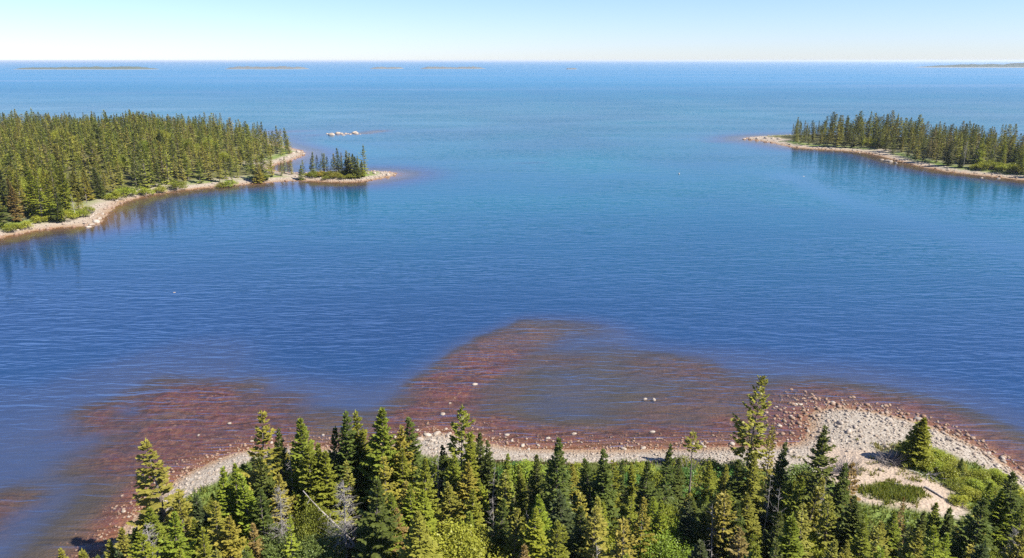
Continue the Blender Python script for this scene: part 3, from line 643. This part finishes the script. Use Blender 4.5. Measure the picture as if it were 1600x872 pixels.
# ------------------------------------------------------------------ low shrubs
def shrub_at(px, py, h, tint, label, group, wide=1.0, key=None):
    x, y = G(px, py, 1.2)
    rank(plant(key or 'shrub%d' % random.randrange(3), x, y, h, tint, None, None, None, wide), CW[tint] + ' low shrub', label, group)
for px, py in [(1415, 708), (1432, 716), (1452, 712), (1470, 720), (1440, 728), (1462, 735), (1488, 722), (1482, 742), (1500, 738), (1512, 752), (1495, 760), (1530, 745), (1525, 765), (1545, 758), (1550, 775),
               (1512, 780), (1535, 785), (1562, 745), (1580, 760), (1575, 780), (1420, 700), (1500, 790), (1555, 738), (1590, 775)]:
    shrub_at(px, py, random.uniform(.7, 1.25), random.choice('bbLg'), 'between sandy path and cobble shore', 'shrubs between path and shore', 1.15)
for px, py in [(905, 745), (925, 742), (885, 750), (990, 742), (1005, 735), (1062, 728), (1072, 738), (1095, 742), (1110, 738), (1130, 745), (1145, 752), (1120, 758), (1090, 760), (1065, 752), (1045, 748), (1020, 755),
               (985, 758), (1150, 735), (905, 760), (930, 760), (820, 745), (800, 740), (870, 742), (1250, 748), (1262, 752), (1085, 775), (1050, 770), (1130, 775), (1105, 780)]:
    shrub_at(px, py, random.uniform(.8, 1.7), random.choice('bgmle'), 'behind the white beach', 'shrubs behind the white beach', 1.2)

# ------------------------------------------------------------------ grass and undergrowth (nobody could count it)
def blades(name, pts_xy, n_per, h, spread, label, tints, mat_):
    n = len(pts_xy) * n_per; c = np.repeat(pts_xy, n_per, 0) + rng.normal(0, spread, (n, 2))
    z = height(c[:, 0], c[:, 1]); ok = z > .35; c = c[ok]; z = z[ok]; n = len(c)
    az = rng.random(n) * 6.28; hh = h * rng.uniform(.5, 1.2, n); w = .05 * rng.uniform(.7, 1.6, n); ln = rng.normal(0, .35, (n, 2)) * hh[:, None]
    p0 = np.stack([c[:, 0] - w * np.cos(az), c[:, 1] - w * np.sin(az), z - .03], 1); p1 = np.stack([c[:, 0] + w * np.cos(az), c[:, 1] + w * np.sin(az), z - .03], 1)
    p2 = np.stack([c[:, 0] + ln[:, 0], c[:, 1] + ln[:, 1], z + hh], 1)
    V = np.stack([p0, p1, p2], 1).reshape(-1, 3); Fc = np.arange(3 * n).reshape(-1, 3)
    tc = np.array(tints)[rng.integers(0, len(tints), n)] * rng.uniform(.75, 1.2, (n, 1))
    tip = np.tile([.2, .2, 1.0], n)
    o = link(name, mesh(name, V, Fc, mat_, {'tip': tip, 'tint': np.repeat(tc, 3, 0)}))
    return tag(o, label, 'grass', kind='stuff')
def bare(x, y, lim=-.3): return sdf(VEG, x, y) < lim
def scatter(n, x0, x1, y0, y1, keep):
    x = rng.uniform(x0, x1, n); y = rng.uniform(y0, y1, n); k = keep(x, y); return np.stack([x[k], y[k]], 1)
gp = scatter(60000, -35, 60, 25, 66, lambda x, y: (lambda v: (v > .2) & (v < 5.5) & (rng.random(len(x)) < .5))(sdf(VEG, x, y) + (fbm(x, y, .5, 6) - .5) * 2))
blades('grass', gp, 4, .42, .18, 'bright green grass along the top of the beach', [(.15, .20, .03), (.20, .23, .05), (.11, .16, .03)], M_LEAF_MASS)
gp = scatter(26000, 18, 42, 40, 66, lambda x, y: (sdf(GRASSP, x, y) + (fbm(x, y, .5, 6) - .5) * 3.2 + rng.normal(0, .25, len(x)) > .1))
blades('grass', gp, 5, .38, .12, 'patch of green grass on the sand beside the path', [(.17, .21, .035), (.22, .23, .05), (.12, .16, .03)], M_LEAF_MASS)
gp = scatter(16000, 25, 48, 48, 68, lambda x, y: (sdf(TUFTP, x, y) + (fbm(x, y, .9, 6) - .5) * 1.2 > .1) & (rng.random(len(x)) < .6))
blades('grass', gp, 3, .36, .12, 'dry straw-coloured grass on the cobbles left of the conical spruce', [(.33, .28, .12), (.24, .23, .08), (.38, .33, .18)], M_LEAF_MASS)
gp = scatter(1500, 18, 46, 40, 68, lambda x, y: (sdf(SANDP, x, y) > -2) & bare(x, y, 0) & (fbm(x, y, .35, 17) > .58))
blades('grass', gp, 12, .24, .14, 'thin grass tufts scattered over the sand', [(.24, .25, .06), (.30, .27, .11)], M_LEAF_MASS)
up_ = scatter(9000, -34, 56, 22, 62, lambda x, y: sdf(VEG, x, y) > 3)
blades('undergrowth', up_, 9, .55, .3, 'dim tangled undergrowth on the floor of the near wood', [(.06, .075, .02), (.09, .10, .03), (.12, .09, .05)], M_LEAF_MASS)

# ------------------------------------------------------------------ stones
import bmesh
def rock_arrays(seed, sub=2):
    bm = bmesh.new(); bmesh.ops.create_icosphere(bm, subdivisions=sub, radius=.5)
    r = np.random.default_rng(seed); k = r.normal(0, 1, (5, 3)); k /= np.linalg.norm(k, axis=1)[:, None]; cut = r.uniform(.30, .46, 5); sc_ = np.array([1, r.uniform(.65, .95), r.uniform(.48, .75)])
    V = np.array([v.co[:] for v in bm.verts]); Fc = np.array([[v.index for v in f.verts] for f in bm.faces]); bm.free()
    for i in range(5):
        dd = V @ k[i]; over = np.maximum(dd - cut[i], 0); V = V - over[:, None] * k[i] * .85
    V = V * (1 + r.normal(0, .035, (len(V), 1))) * sc_
    return V, Fc
RA = [rock_arrays(300 + i) for i in range(8)]; RB = [rock_arrays(330 + i, 1) for i in range(6)]
RM = [mesh('boulder', v, f, M_ROCK, {'stone_tint': np.zeros(len(v))}, smooth=False) for v, f in RA]
def boulder(x, y, d, label, group=None, name='boulder', sink=.22, z=None):
    o = link(name, random.choice(RM)); zz = max(hz(x, y), -.6) if z is None else z
    o.location = (x, y, zz + d * .28 - d * sink); o.scale = (d, d * random.uniform(.75, 1), d * random.uniform(.8, 1.1)); o.rotation_euler = (random.uniform(-.2, .2), random.uniform(-.2, .2), random.uniform(0, 6.28))
    return tag(o, label, 'rock', group)
def cobbles(name, xy, d, label, lift=.10):
    V = []; Fc = []; tt = []; off = 0; z = height(xy[:, 0], xy[:, 1]); tn = np.clip(.9 - z / .35, 0, 1) * .75
    for i in range(len(xy)):
        v, f = RB[i % 6]; a = rng.random() * 6.28; ca, sa = math.cos(a), math.sin(a); s = d[i]
        q = np.stack([(v[:, 0] * ca - v[:, 1] * sa) * s + xy[i, 0], (v[:, 0] * sa + v[:, 1] * ca) * s + xy[i, 1], v[:, 2] * s + z[i] + lift * s], 1)
        V.append(q); Fc.append(f + off); off += len(v); tt.append(np.full(len(v), np.clip(tn[i] + rng.normal(0, .12), 0, 1)))
    o = link(name, mesh(name, np.vstack(V), np.vstack(Fc), M_ROCK, {'stone_tint': np.concatenate(tt)}))
    return tag(o, label, 'stones', kind='stuff')
# boulders singled out in the photo
for px, py, d, lab in [(742, 599, .75, 'lone boulder in the red shallows above the rocky point'), (703, 628, .55, 'pale boulder awash off the rocky point, upper of three'), (691, 645, .7, 'pale boulder awash off the rocky point, lower of three'),
    (728, 646, .5, None), (1019, 673, .7, 'pale boulder awash in front of the white beach'), (897, 676, .6, 'flat dark boulder awash off the white beach'), (1008, 622, .6, 'pale boulder under the water amid the weedy bay'), (1022, 623, .75, None),
    (974, 701, .7, 'grey boulder at the waterline of the white beach'), (1005, 699, .6, None), (1144, 693, .75, 'dark boulder at the foot of the tall open pine'), (1082, 692, .5, None), (1100, 697, .55, None),
    (1218, 664, .6, 'dark boulder at the tip of the cobble point'), (1213, 634, .45, 'small boulder in the shallows off the cobble point, left one'), (1220, 616, .4, 'small pale boulder farthest out off the cobble point'), (1251, 631, .6, 'boulder at the water edge on top of the cobble point'),
    (1312, 668, .8, 'flat dark boulder amid the pale cobbles'), (1335, 676, .7, None), (1325, 683, .9, 'flat dark slab amid the pale cobbles near the sand'), (1434, 654, .95, 'pale flat boulder at the water behind the conical spruce'), (1388, 661, .9, None), (1412, 666, .7, None),
    (1375, 748, .5, None), (657, 688, .8, None), (668, 680, .9, None), (684, 676, .7, None), (700, 683, .8, None), (676, 693, .7, None), (358, 660, .5, 'small pale boulder in the red shallows beyond the olive spruce'), (310, 678, .45, None), (1566, 716, .7, None), (1545, 708, .6, None)]:
    x, y = G(px, py, .1); z = hz(x, y)
    e = boulder(x, y, d, lab, z=max(z, -.12))
    if not lab: rank(e, 'weathered tan boulder', 'loose along the near shore', 'loose boulders on the near shore')
# near boulders and cobbles
pt = smooth_poly(GP([(1210, 610), (1300, 618), (1400, 640), (1470, 660), (1540, 695), (1600, 735), (1640, 790), (1560, 745), (1480, 702), (1400, 712), (1330, 720), (1270, 735), (1215, 705), (1200, 660)]), 1)
cand = scatter(9000, 12, 70, 45, 82, lambda x, y: (sdf(pt, x, y) > -.3) & bare(x, y)); used = []
for x, y in cand:
    if len(used) >= 130: break
    z = hz(x, y)
    if z > .95 or z < -.25 or any((x - a) ** 2 + (y - b_) ** 2 < .8 for a, b_ in used): continue
    used.append((x, y)); px = proj(x, y, z)[0]
    rank(boulder(x, y, float(np.clip(rng.lognormal(-1.15, .4), .2, .8)), None), 'granite boulder', next(t for lim, t in ((1245, 'at the wet tip of the cobble point'), (1285, 'just inside the wet cobble tip'), (1325, 'on the middle of the cobble point'), (1365, 'between cobble middle and conical spruce'), (1410, 'just left of the conical spruce'), (1500, 'on the shore beside the conical spruce'), (9999, 'on the shore past the conical spruce')) if px < lim), 'boulders on the cobble point')
used = []
for x, y in scatter(9000, -32, 24, 48, 76, lambda x, y: bare(x, y, 0) & (sdf(NEAR, x, y) > -2.6)):
    if len(used) >= 70: break
    if any((x - a) ** 2 + (y - b_) ** 2 < .7 for a, b_ in used): continue
    used.append((x, y)); px = proj(x, y, 0)[0]
    rank(boulder(x, y, float(np.clip(rng.lognormal(-1.0, .35), .25, .75)), None), 'small pale boulder', next(t for lim, t in ((330, 'on the shore at the red-shallows corner'), (480, 'on the gravel patch behind the olive spruce'), (640, 'on the shore behind the tallest spruces'), (780, 'on the rocky point beyond the wood'), (960, 'on the white beach by the lone spruce'), (1100, 'on the white beach near the spindly pine'), (9999, 'on the white beach below the open pine')) if px < lim), 'boulders along the white beach')
cx = scatter(26000, 12, 78, 38, 84, lambda x, y: (sdf(pt, x, y) > -.8) & bare(x, y) & (sdf(SANDP, x, y) < .3 + rng.normal(0, .5, len(x))))
cobbles('cobbles', cx[:7500], np.clip(rng.lognormal(-1.85, .55, 7500), .06, .55)[:len(cx[:7500])] * np.clip(1.3 - .5 * height(cx[:7500, 0], cx[:7500, 1]), .5, 1.3), 'pale and rust-coloured cobbles covering the stony point')
cx = scatter(40000, -34, 24, 44, 78, lambda x, y: bare(x, y, .1) & (sdf(NEAR, x, y) > -1.8 - 2.5 * rng.random(len(x))))
cobbles('cobbles', cx[:4200], np.clip(rng.lognormal(-1.75, .38, 4200), .08, .4)[:len(cx[:4200])], 'small pale stones along the white beach and gravel patch')
cx = scatter(30000, -34, 60, 44, 100, lambda x, y: (shoal_mask(x, y) > .45) & (sdf(NEAR, x, y) < -1.5) & (rng.random(len(x)) < .30))
cobbles('sunken_stones', cx[:1800], np.clip(rng.lognormal(-1.3, .5, 1800), .12, .8)[:len(cx[:1800])], 'weed-covered stones under the clear shallows', -.18)

# driftwood on the sand
def sticks(name, x, y, n, L, rad, label, cat, mat_=M_DEAD, flat=.5, seed=0):
    r = random.Random(seed); V = []; Fc = []
    for i in range(n):
        az = r.random() * 6.28; l = L * r.uniform(.5, 1); p = np.array([r.gauss(0, .2 * L), r.gauss(0, .2 * L), 0]); d = np.array([math.cos(az), math.sin(az), abs(r.gauss(0, flat))])
        tube(V, Fc, [p, p + d * l * .5 + np.array([0, 0, .05]), p + d * l], [rad, rad * .7, rad * .3], 4)
    o = link(name, mesh(name, np.array(V), np.array(Fc), mat_)); o.location = (x, y, hz(x, y)); return tag(o, label, cat)
M_GREYTWIG = bark_material('grey_twigs', (.13, .11, .105), (.27, .24, .225))
x, y = G(1392, 722, 1.0); sticks('dead_bush', x, y, 230, 1.3, .022, 'heap of bare grey brush on the sand below the conical spruce', 'dead bush', M_GREYTWIG, .6, 1)
x, y = G(1452, 742, 1.1); sticks('driftwood', x, y, 26, 1.3, .05, 'bleached driftwood branches at the edge of the path shrubs', 'driftwood', M_DEAD, .3, 2)
x, y = G(1322, 735, 1.1); sticks('dead_bush', x, y, 200, 1.5, .018, 'bare reddish-grey bush at the left edge of the sand', 'dead bush', M_GREYTWIG, 1.0, 3)
x, y = G(1072, 744, 1.1); sticks('dead_bush', x, y, 220, 1.6, .016, 'bare grey bush behind the white beach under the spindly pine', 'dead bush', M_GREYTWIG, 1.1, 4)
def log(px0, py0, px1, py1, r_, label):
    a = np.array([*G(px0, py0, 1.2), 0]); c = np.array([*G(px1, py1, 1.2), 0]); V = []; Fc = []
    pts = []
    for t in np.linspace(0, 1, 6):
        p = a + (c - a) * t; pts.append(np.array([p[0], p[1] + .06 * math.sin(5 * t), hz(p[0], p[1]) + r_ * .8]))
    tube(V, Fc, pts, [r_ * (1 - .4 * t) for t in np.linspace(0, 1, 6)], 7)
    o = link('driftwood_log', mesh('driftwood_log', np.array(V), np.array(Fc), M_DEAD, smooth=True)); tag(o, label, 'log')
log(1444, 764, 1472, 782, .09, 'weathered log lying along the sandy path'); log(1398, 757, 1418, 765, .10, 'grey log at the top of the grass patch')
# dark wrack line of dried weed on the white beach
V = []; Fc = []; r = random.Random(5)
for i in range(900):
    px = r.uniform(770, 1120); x, y = G(px, 718 + 2.5 * math.sin(px / 45) + r.gauss(0, 1.2), 1.0); z = hz(x, y); a = r.random() * 6; l = r.uniform(.15, .4)
    tube(V, Fc, [np.array([x, y, z + .02]), np.array([x + l * math.cos(a), y + .3 * l * math.sin(a), z + .04])], [.035, .02], 3)
M_WRACK = bark_material('dried_weed', (.03, .018, .014), (.10, .055, .035))
tag(link('seaweed_wrack', mesh('seaweed_wrack', np.array(V), np.array(Fc), M_WRACK)), 'dark line of dried seaweed along the white beach', 'seaweed', kind='stuff')

# ------------------------------------------------------------------ wooded headland and point across the cove
FT = [conifer(501 + i, 8, Rr, cb, .55, 6, .1, .2, pw, .21, 4, .5, 0) for i, (Rr, cb, pw) in enumerate([(2.0, .05, .8), (1.7, .1, .7), (2.3, .08, .9), (1.9, .2, .5), (2.1, .12, .6)])]
MASS_T = [(.14, .165, .04), (.25, .26, .045), (.32, .30, .052), (.35, .30, .066), (.21, .245, .04), (.36, .37, .06), (.33, .27, .11)]
def wood(P, x0, x1, y0, y1, dmin, sp, want_front, label, single, group, hfun, tintw, ybias, deep=1.0):
    pts = []; cell = {}
    for _ in range(26000):
        x = random.uniform(x0, x1); y = random.uniform(y0, y1); k = (int(x / sp), int(y / sp)); ok = True
        for i in (-1, 0, 1):
            for j in (-1, 0, 1):
                for q in cell.get((k[0] + i, k[1] + j), ()):
                    if (q[0] - x) ** 2 + (q[1] - y) ** 2 < sp * sp: ok = False
        if ok: cell.setdefault(k, []).append((x, y)); pts.append((x, y))
    pts = np.array(pts); d = sdf(P, pts[:, 0], pts[:, 1]) + (fbm(pts[:, 0], pts[:, 1], .12, 12) - .5) * 5; pts = pts[d > dmin]
    ok = [abs(proj(x, y, 6)[0] - 800) < 880 and not 1000 < proj(x, y, 3)[0] < 1238 for x, y in pts]; pts = pts[np.array(ok)]
    dd = sdf(P, pts[:, 0], pts[:, 1]); o = np.argsort(pts[:, 1] + ybias * dd); front, rest = pts[o[:want_front]], pts[o[want_front:]]
    for x, y in front:
        key = random.choices(['spruce0', 'spruce1', 'spruce2', 'spruce5', 'spruce4', 'spruce6', 'thin1', 'thin2', 'thin3', 'snag0', 'snag1'], [3, 2, 3, 3, 3, 3, 3, 2, 3, 1.2, 1.2])[0]
        tint = random.choices('dgbokyr', tintw)[0]; w = KW[stem(key)] if stem(key) == 'snag' else CW[tint] + ' ' + KW[stem(key)]
        rank(plant(key, x, y, hfun(x, y), tint, None, None, None, random.uniform(.9, 1.2)), w, single, w + 's ' + group)
    CV, CF, CT, CC, TV, TF = [], [], [], [], [], []; oc = ot = 0; z = height(rest[:, 0], rest[:, 1])
    for i, (x, y) in enumerate(rest):
        (tv, tf), (cv, cq, ct) = FT[random.randrange(5)]; s = hfun(x, y) / 8; wd = s * random.uniform(.85, 1.2); a = random.random() * 6.28; ca, sa = math.cos(a), math.sin(a)
        for src, lst in ((cv, CV), (tv, TV)):
            lst.append(np.stack([(src[:, 0] * ca - src[:, 1] * sa) * wd + x, (src[:, 0] * sa + src[:, 1] * ca) * wd + y, src[:, 2] * s + z[i]], 1))
        CF.append(cq + oc); oc += len(cv); TF.append(tf + ot); ot += len(tv); CT.append(ct)
        cl = np.array(random.choices(MASS_T, [3, 3, 3, 2, 3, 1.2, 1])[0]) * random.uniform(.8, 1.2) * deep; CC.append(np.tile(cl, (len(cv), 1)))
    root = bpy.data.objects.new('spruce_wood', None); COL.objects.link(root)
    a = link('trunks', mesh('trunks', np.vstack(TV), np.vstack(TF), M_BARK), root); a['kind'] = 'stuff'
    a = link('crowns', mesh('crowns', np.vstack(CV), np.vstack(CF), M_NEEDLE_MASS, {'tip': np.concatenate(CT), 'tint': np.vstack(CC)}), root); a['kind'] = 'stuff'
    tag(root, label, 'wood', kind='stuff'); return len(front), len(rest)
def hl(x, y): return random.triangular(3.8, 9.8, 6.2) * (.7 + .6 * float(vnoise(x, y, .05, 20)))
def hr(x, y): return (.72 if proj(x, y, 3)[0] < 1285 else 1.0) * random.triangular(3.6, 9.0, 6.4) * (.75 + .6 * float(vnoise(x, y, .06, 21)))
n1 = wood(LEFT, -330, -45, 130, 440, 3.4, 2.9, 66, 'mass of spruce forest covering the headland across the cove', 'on the headland front shore', 'on the headland shore', hl, [3, 4, 3, 4, 1.5, 2, .8], 0)
n2 = wood(RIGHT, 100, 400, 150, 470, 4.0, 2.7, 48, 'mass of spruces covering the wooded point at the cove mouth', 'on the near shore of the point', 'on the point shore', hr, [6, 3, .6, 1.2, 5, .3, .4], 0, .66)
print('wood', n1, n2)
for px, py, t in [(192, 262, 'L'), (150, 250, 'b'), (62, 285, 'L'), (30, 300, 'b'), (120, 232, 'L'), (230, 248, 'b'), (258, 228, 'L'), (300, 240, 'b'), (90, 225, 'L'), (40, 240, 'b'), (330, 236, 'L'), (170, 222, 'b'),
                 (352, 252, 'L'), (20, 262, 'L'), (210, 285, 'b'), (110, 300, 'L'), (75, 262, 'b')]:
    x, y = G(px, py, 4.0)
    if float(sdf(LEFT, np.array([x]), np.array([y]))[0]) < 9: continue
    rank(plant('leafy%d' % random.randrange(3), x, y, random.uniform(6.0, 8.0), t, wide=.62), CW[t] + ' broadleaf clump', 'rising out of the headland wood', 'broadleaf clumps in the headland wood')
# islet at the end of the spit
for px, py, h, key, tint in [(487, 273, 5, 'thin2', 'k'), (496, 272, 5.8, 'thin0', 'k'), (507, 272, 6.4, 'thin2', 'd'), (517, 273, 5.6, 'snag0', 'g'), (526, 273, 6.2, 'thin0', 'k'), (530, 273, 6.8, 'thin1', 'd'), (541, 274, 4.6, 'spruce4', 'd'), (548, 274, 5.6, 'spruce4', 'd'),
                             (559, 276, 6.4, 'spruce2', 'd'), (566, 275, 5.0, 'spruce0', 'g'), (535, 274, 5.4, 'thin1', 'd'), (553, 273, 6.2, 'spruce1', 'd'), (544, 273, 6.2, 'spruce5', 'k'), (512, 273, 5.6, 'thin3', 'k'), (520, 274, 5, 'thin1', 'k'), (501, 273, 5, 'thin1', 'd'), (470, 277, 4.5, 'spruce2', 'g'), (405, 281, 7, 'spruce2', 'o'), (412, 279, 8, 'spruce4', 'g')]:
    x, y = G(px, py, .9)
    w = KW[stem(key)] if key[0:4] == 'snag' else CW[tint] + ' ' + KW[stem(key)]
    rank(plant(key, x, y, h, tint, None, None, None, 1.15 if key[:3] == 'spr' else .85), w, 'on the low headland spit', w + 's on the spit')
for px in range(484, 560, 5):
    x, y = G(px + random.uniform(-2, 2), 277 + random.uniform(-3, 1), .8); rank(plant('shrub%d' % random.randrange(3), x, y, random.uniform(1, 2), random.choice('ggbo'), wide=1.3), 'low shrub', 'under the trees of the spit', 'shrubs on the spit')
for px, py in [(60, 345), (80, 340), (98, 342), (112, 338), (125, 336), (138, 330), (40, 352), (20, 356), (180, 308), (195, 304), (225, 300), (250, 296), (275, 292), (345, 287), (360, 286)]:
    x, y = G(px, py, 1.0); rank(plant('shrub%d' % random.randrange(3), x, y, random.uniform(1.5, 3), random.choice('bLbg'), wide=1.2), 'bright green shrub', 'along the foot of the headland wood', 'shrubs along the headland shore')
for px, py in [(1560, 262), (1575, 266), (1590, 268), (1545, 262), (1352, 226), (1362, 226), (1375, 229), (1530, 262)]:
    x, y = G(px, py, 1.5); rank(plant('shrub%d' % random.randrange(3), x, y, random.uniform(2, 3.2), random.choice('gbg'), wide=1.3), 'green shrub', 'at the foot of trees on the wooded point', 'shrubs on the wooded point')
# rocky rims
def rim(P, keep, n, name, label, lo=.3, hi=1.1):
    out = []
    m = len(P)
    while len(out) < n:
        i = random.randrange(m); a, b_ = P[i], P[(i + 1) % m]; L = np.linalg.norm(b_ - a)
        if random.random() > L / 25: continue
        t = random.random(); p = a + (b_ - a) * t; nrm = np.array([-(b_ - a)[1], (b_ - a)[0]]) / (L + 1e-9); q = p + nrm * random.gauss(0, 1.6) + nrm * 0
        if keep(*q): out.append(q)
    out = np.array(out); dd = sdf(P, out[:, 0], out[:, 1]); out = out[(dd > -1.2)]
    cobbles(name, out, np.clip(rng.lognormal(-.6, .4, len(out)), lo, hi), label)
rim(LEFT, lambda x, y: x > -170 and y < 320, 1500, 'shore_stones', 'pale stones heaped along the headland shore')
rim(RIGHT, lambda x, y: x < 330 and y < 460, 800, 'shore_stones', 'pale stones along the shore of the wooded point')
for px, py, d in [(150, 345, 2.2), (143, 349, 1.6), (155, 340, 1.5), (138, 352, 1.3), (160, 333, 1.4), (585, 273, 1.6), (596, 272, 1.4), (606, 273, 1.8), (616, 272, 1.2), (575, 274, 1.3), (474, 240, 2.0), (466, 238, 2.4), (458, 241, 2.0), (450, 246, 1.6), (440, 250, 1.8), (430, 254, 1.4), (472, 236, 1.3)]:
    x, y = G(px, py, .4); rank(boulder(x, y, d, None), 'pale boulder', 'on the stony rim of headland and spit', 'boulders on the headland shore')
for px, py, d in [(1378, 249, 2.2), (1386, 251, 2.6), (1392, 252, 1.8), (1400, 254, 1.5), (1370, 240, 1.2), (1355, 238, 1.0), (1343, 238, 1.1), (1163, 217, 2.2), (1172, 217, 2.4), (1183, 217.5, 1.9), (1196, 218, 2.2), (1207, 219, 2.0), (1217, 220, 2.4), (1534, 277, 1.2), (1560, 278, 1.3)]:
    x, y = G(px, py, .2); rank(boulder(x, y, d, None, z=max(hz(x, y), -.2)), 'grey boulder', 'at the water edge of the wooded point', 'boulders on the wooded point')
for px, py, d, lab in [(1256, 275, 1.9, 'lone orange-pink rock awash off the wooded point'), (272, 456, 1.1, 'lone pale rock awash in the open cove'), (1227, 261, 1.1, 'low pale rock awash beyond the lone orange-pink rock'), (600, 203, 2.6, 'dark rock alone in the sea beyond the reef'), (1358, 259, .9, 'small pale rock off the beach of the wooded point')]:
    x, y = G(px, py, .1); boulder(x, y, d, lab, None, 'sea_rock', z=-.26 * d)
for i in range(16):
    px = 512 + 3.4 * i + random.uniform(-1.5, 1.5); x, y = G(px, 210.5 - .12 * (px - 512) * .3 + random.gauss(0, .9), 0)
    rank(boulder(x, y, random.triangular(.9, 4.6, 1.6), None, None, 'reef_rock', z=-.25), 'dark rock', 'in the low reef beyond the spit', 'rocks of the low reef')
# fishing buoy
def buoy(px, py, label):
    x, y = G(px, py); V = []; Fc = []
    tube(V, Fc, [(0, 0, -.3), (0, 0, -.1), (0, 0, .25), (0, 0, .45), (0, 0, .5)], [.05, .3, .34, .16, .03], 10)
    e = bpy.data.objects.new('mooring_buoy', None); COL.objects.link(e); e.location = (x, y, 0); e.scale = (.7,) * 3
    m, nt = mat('buoy_paint'); b = NB(nt); b.out(b.principled((.26, .24, .22), .5))
    link('float', mesh('float', np.array(V), np.array(Fc), m, smooth=True), e)
    V = []; Fc = []; tube(V, Fc, [(0, 0, .4), (.03, 0, 1.2)], [.035, .025], 6); link('spar', mesh('spar', np.array(V), np.array(Fc), M_DEAD), e); tag(e, label, 'buoy')
buoy(1061, 272, 'small pale buoy floating at the mouth of the cove')

# ------------------------------------------------------------------ far islands on the horizon
def far_island(px0, px1, dist, hgt, label, colr, seed, depth_m=180, slope=0):
    r = np.random.default_rng(seed); ax = ray(px0, 100); bx = ray(px1, 100); n = 60; m = 7
    x0, x1 = ax[0] / ax[1] * dist, bx[0] / bx[1] * dist; t = np.linspace(0, 1, n); env = np.clip(np.minimum(t, 1 - t) * 7, 0, 1) ** .7 * (1 + slope * (t - .5))
    ridge = hgt * env * (.35 + 1.0 * fbm(t * 9, t * 0 + seed, 1, seed) + .35 * r.random(n))
    X, Z, Yy = [], [], []
    for j in range(m):
        u = j / (m - 1); w = math.sin(math.pi * u) ** .6
        X.append(x0 + (x1 - x0) * t); Yy.append(dist + depth_m * (u - .5) * (.3 + .7 * env)); Z.append(np.where(w > 0, ridge * w, 0) - 1.0 + r.normal(0, .1 * hgt, n) * w * env)
    V = np.stack([np.array(X).ravel(), np.array(Yy).ravel(), np.array(Z).ravel()], 1)
    mt, nt = mat('far_land'); b = NB(nt); gz = b.n('ShaderNodeSeparateXYZ'); b.l(b.n('ShaderNodeNewGeometry').outputs['Position'], gz.inputs[0])
    shore = b.ramp(b.math('DIVIDE', gz.outputs['Z'], hgt), [(.10, (.20, .20, .19)), (.20, colr)]); b.out(b.principled(shore, .9, .1))
    tag(link('distant_island', mesh('distant_island', V, grid_faces(n, m), mt)), label, 'island', kind='structure')
far_island(20, 246, 3000, 9, 'long low dark island on the horizon at the left', (.07, .085, .06), 1, 160, .3)
far_island(352, 482, 3100, 9, 'low pale island on the horizon above the headland', (.105, .11, .10), 2)  # greyed base colour stands in for thicker haze, also on the pale islets below
far_island(578, 630, 3200, 7, 'small low pale islet on the horizon, left of the longer one', (.105, .11, .10), 3)
far_island(655, 760, 3200, 7, 'longer low pale islet on the horizon near the middle', (.105, .11, .10), 4)
far_island(884, 902, 3000, 5, 'tiny pale islet on the horizon right of the middle', (.12, .12, .11), 5, 60)
far_island(1432, 1720, 3800, 17, 'dark low land on the horizon at the right', (.055, .07, .05), 6, 400, 1.0)

# ------------------------------------------------------------------ labels of look-alikes, by their order across the stand
for (kind, place), members in RANKS.items():
    members.sort(key=lambda o: proj(o.location.x, o.location.y, o.location.z + 3)[0])
    n = len(members); pl = kind + ('es' if kind.endswith('sh') else 's')
    for i, o in enumerate(members):
        if n == 1: o['label'] = 'the only ' + kind + ' ' + place; del o['group']
        elif i == n - 1: o['label'] = 'rightmost of the ' + pl + ' ' + place
        elif i < len(ORD): o['label'] = ORD[i] + ' of the ' + pl + ' ' + place
        else: o['label'] = 'right-hand one of the ' + pl + ' ' + place

# ------------------------------------------------------------------ sea air
hv, hf = [], []
for z in (-10.0, 37.0):
    for y in (-60.0, 27000.0):
        for x in (-31000.0, 31000.0): hv.append((x, y, z))
hf = [(0, 2, 3, 1), (4, 5, 7, 6), (0, 1, 5, 4), (2, 6, 7, 3), (0, 4, 6, 2), (1, 3, 7, 5)]
m, nt = mat('sea_air'); b = NB(nt); pv = b.n('ShaderNodeVolumePrincipled'); pv.inputs['Color'].default_value = (.80, .90, 1.0, 1); pv.inputs['Density'].default_value = 7e-5; pv.inputs['Anisotropy'].default_value = .2
o = b.n('ShaderNodeOutputMaterial'); b.l(pv.outputs[0], o.inputs['Volume'])
tag(link('haze', mesh('haze', np.array(hv), np.array(hf), m)), 'thin pale sea haze over the whole bay', 'haze', kind='stuff')
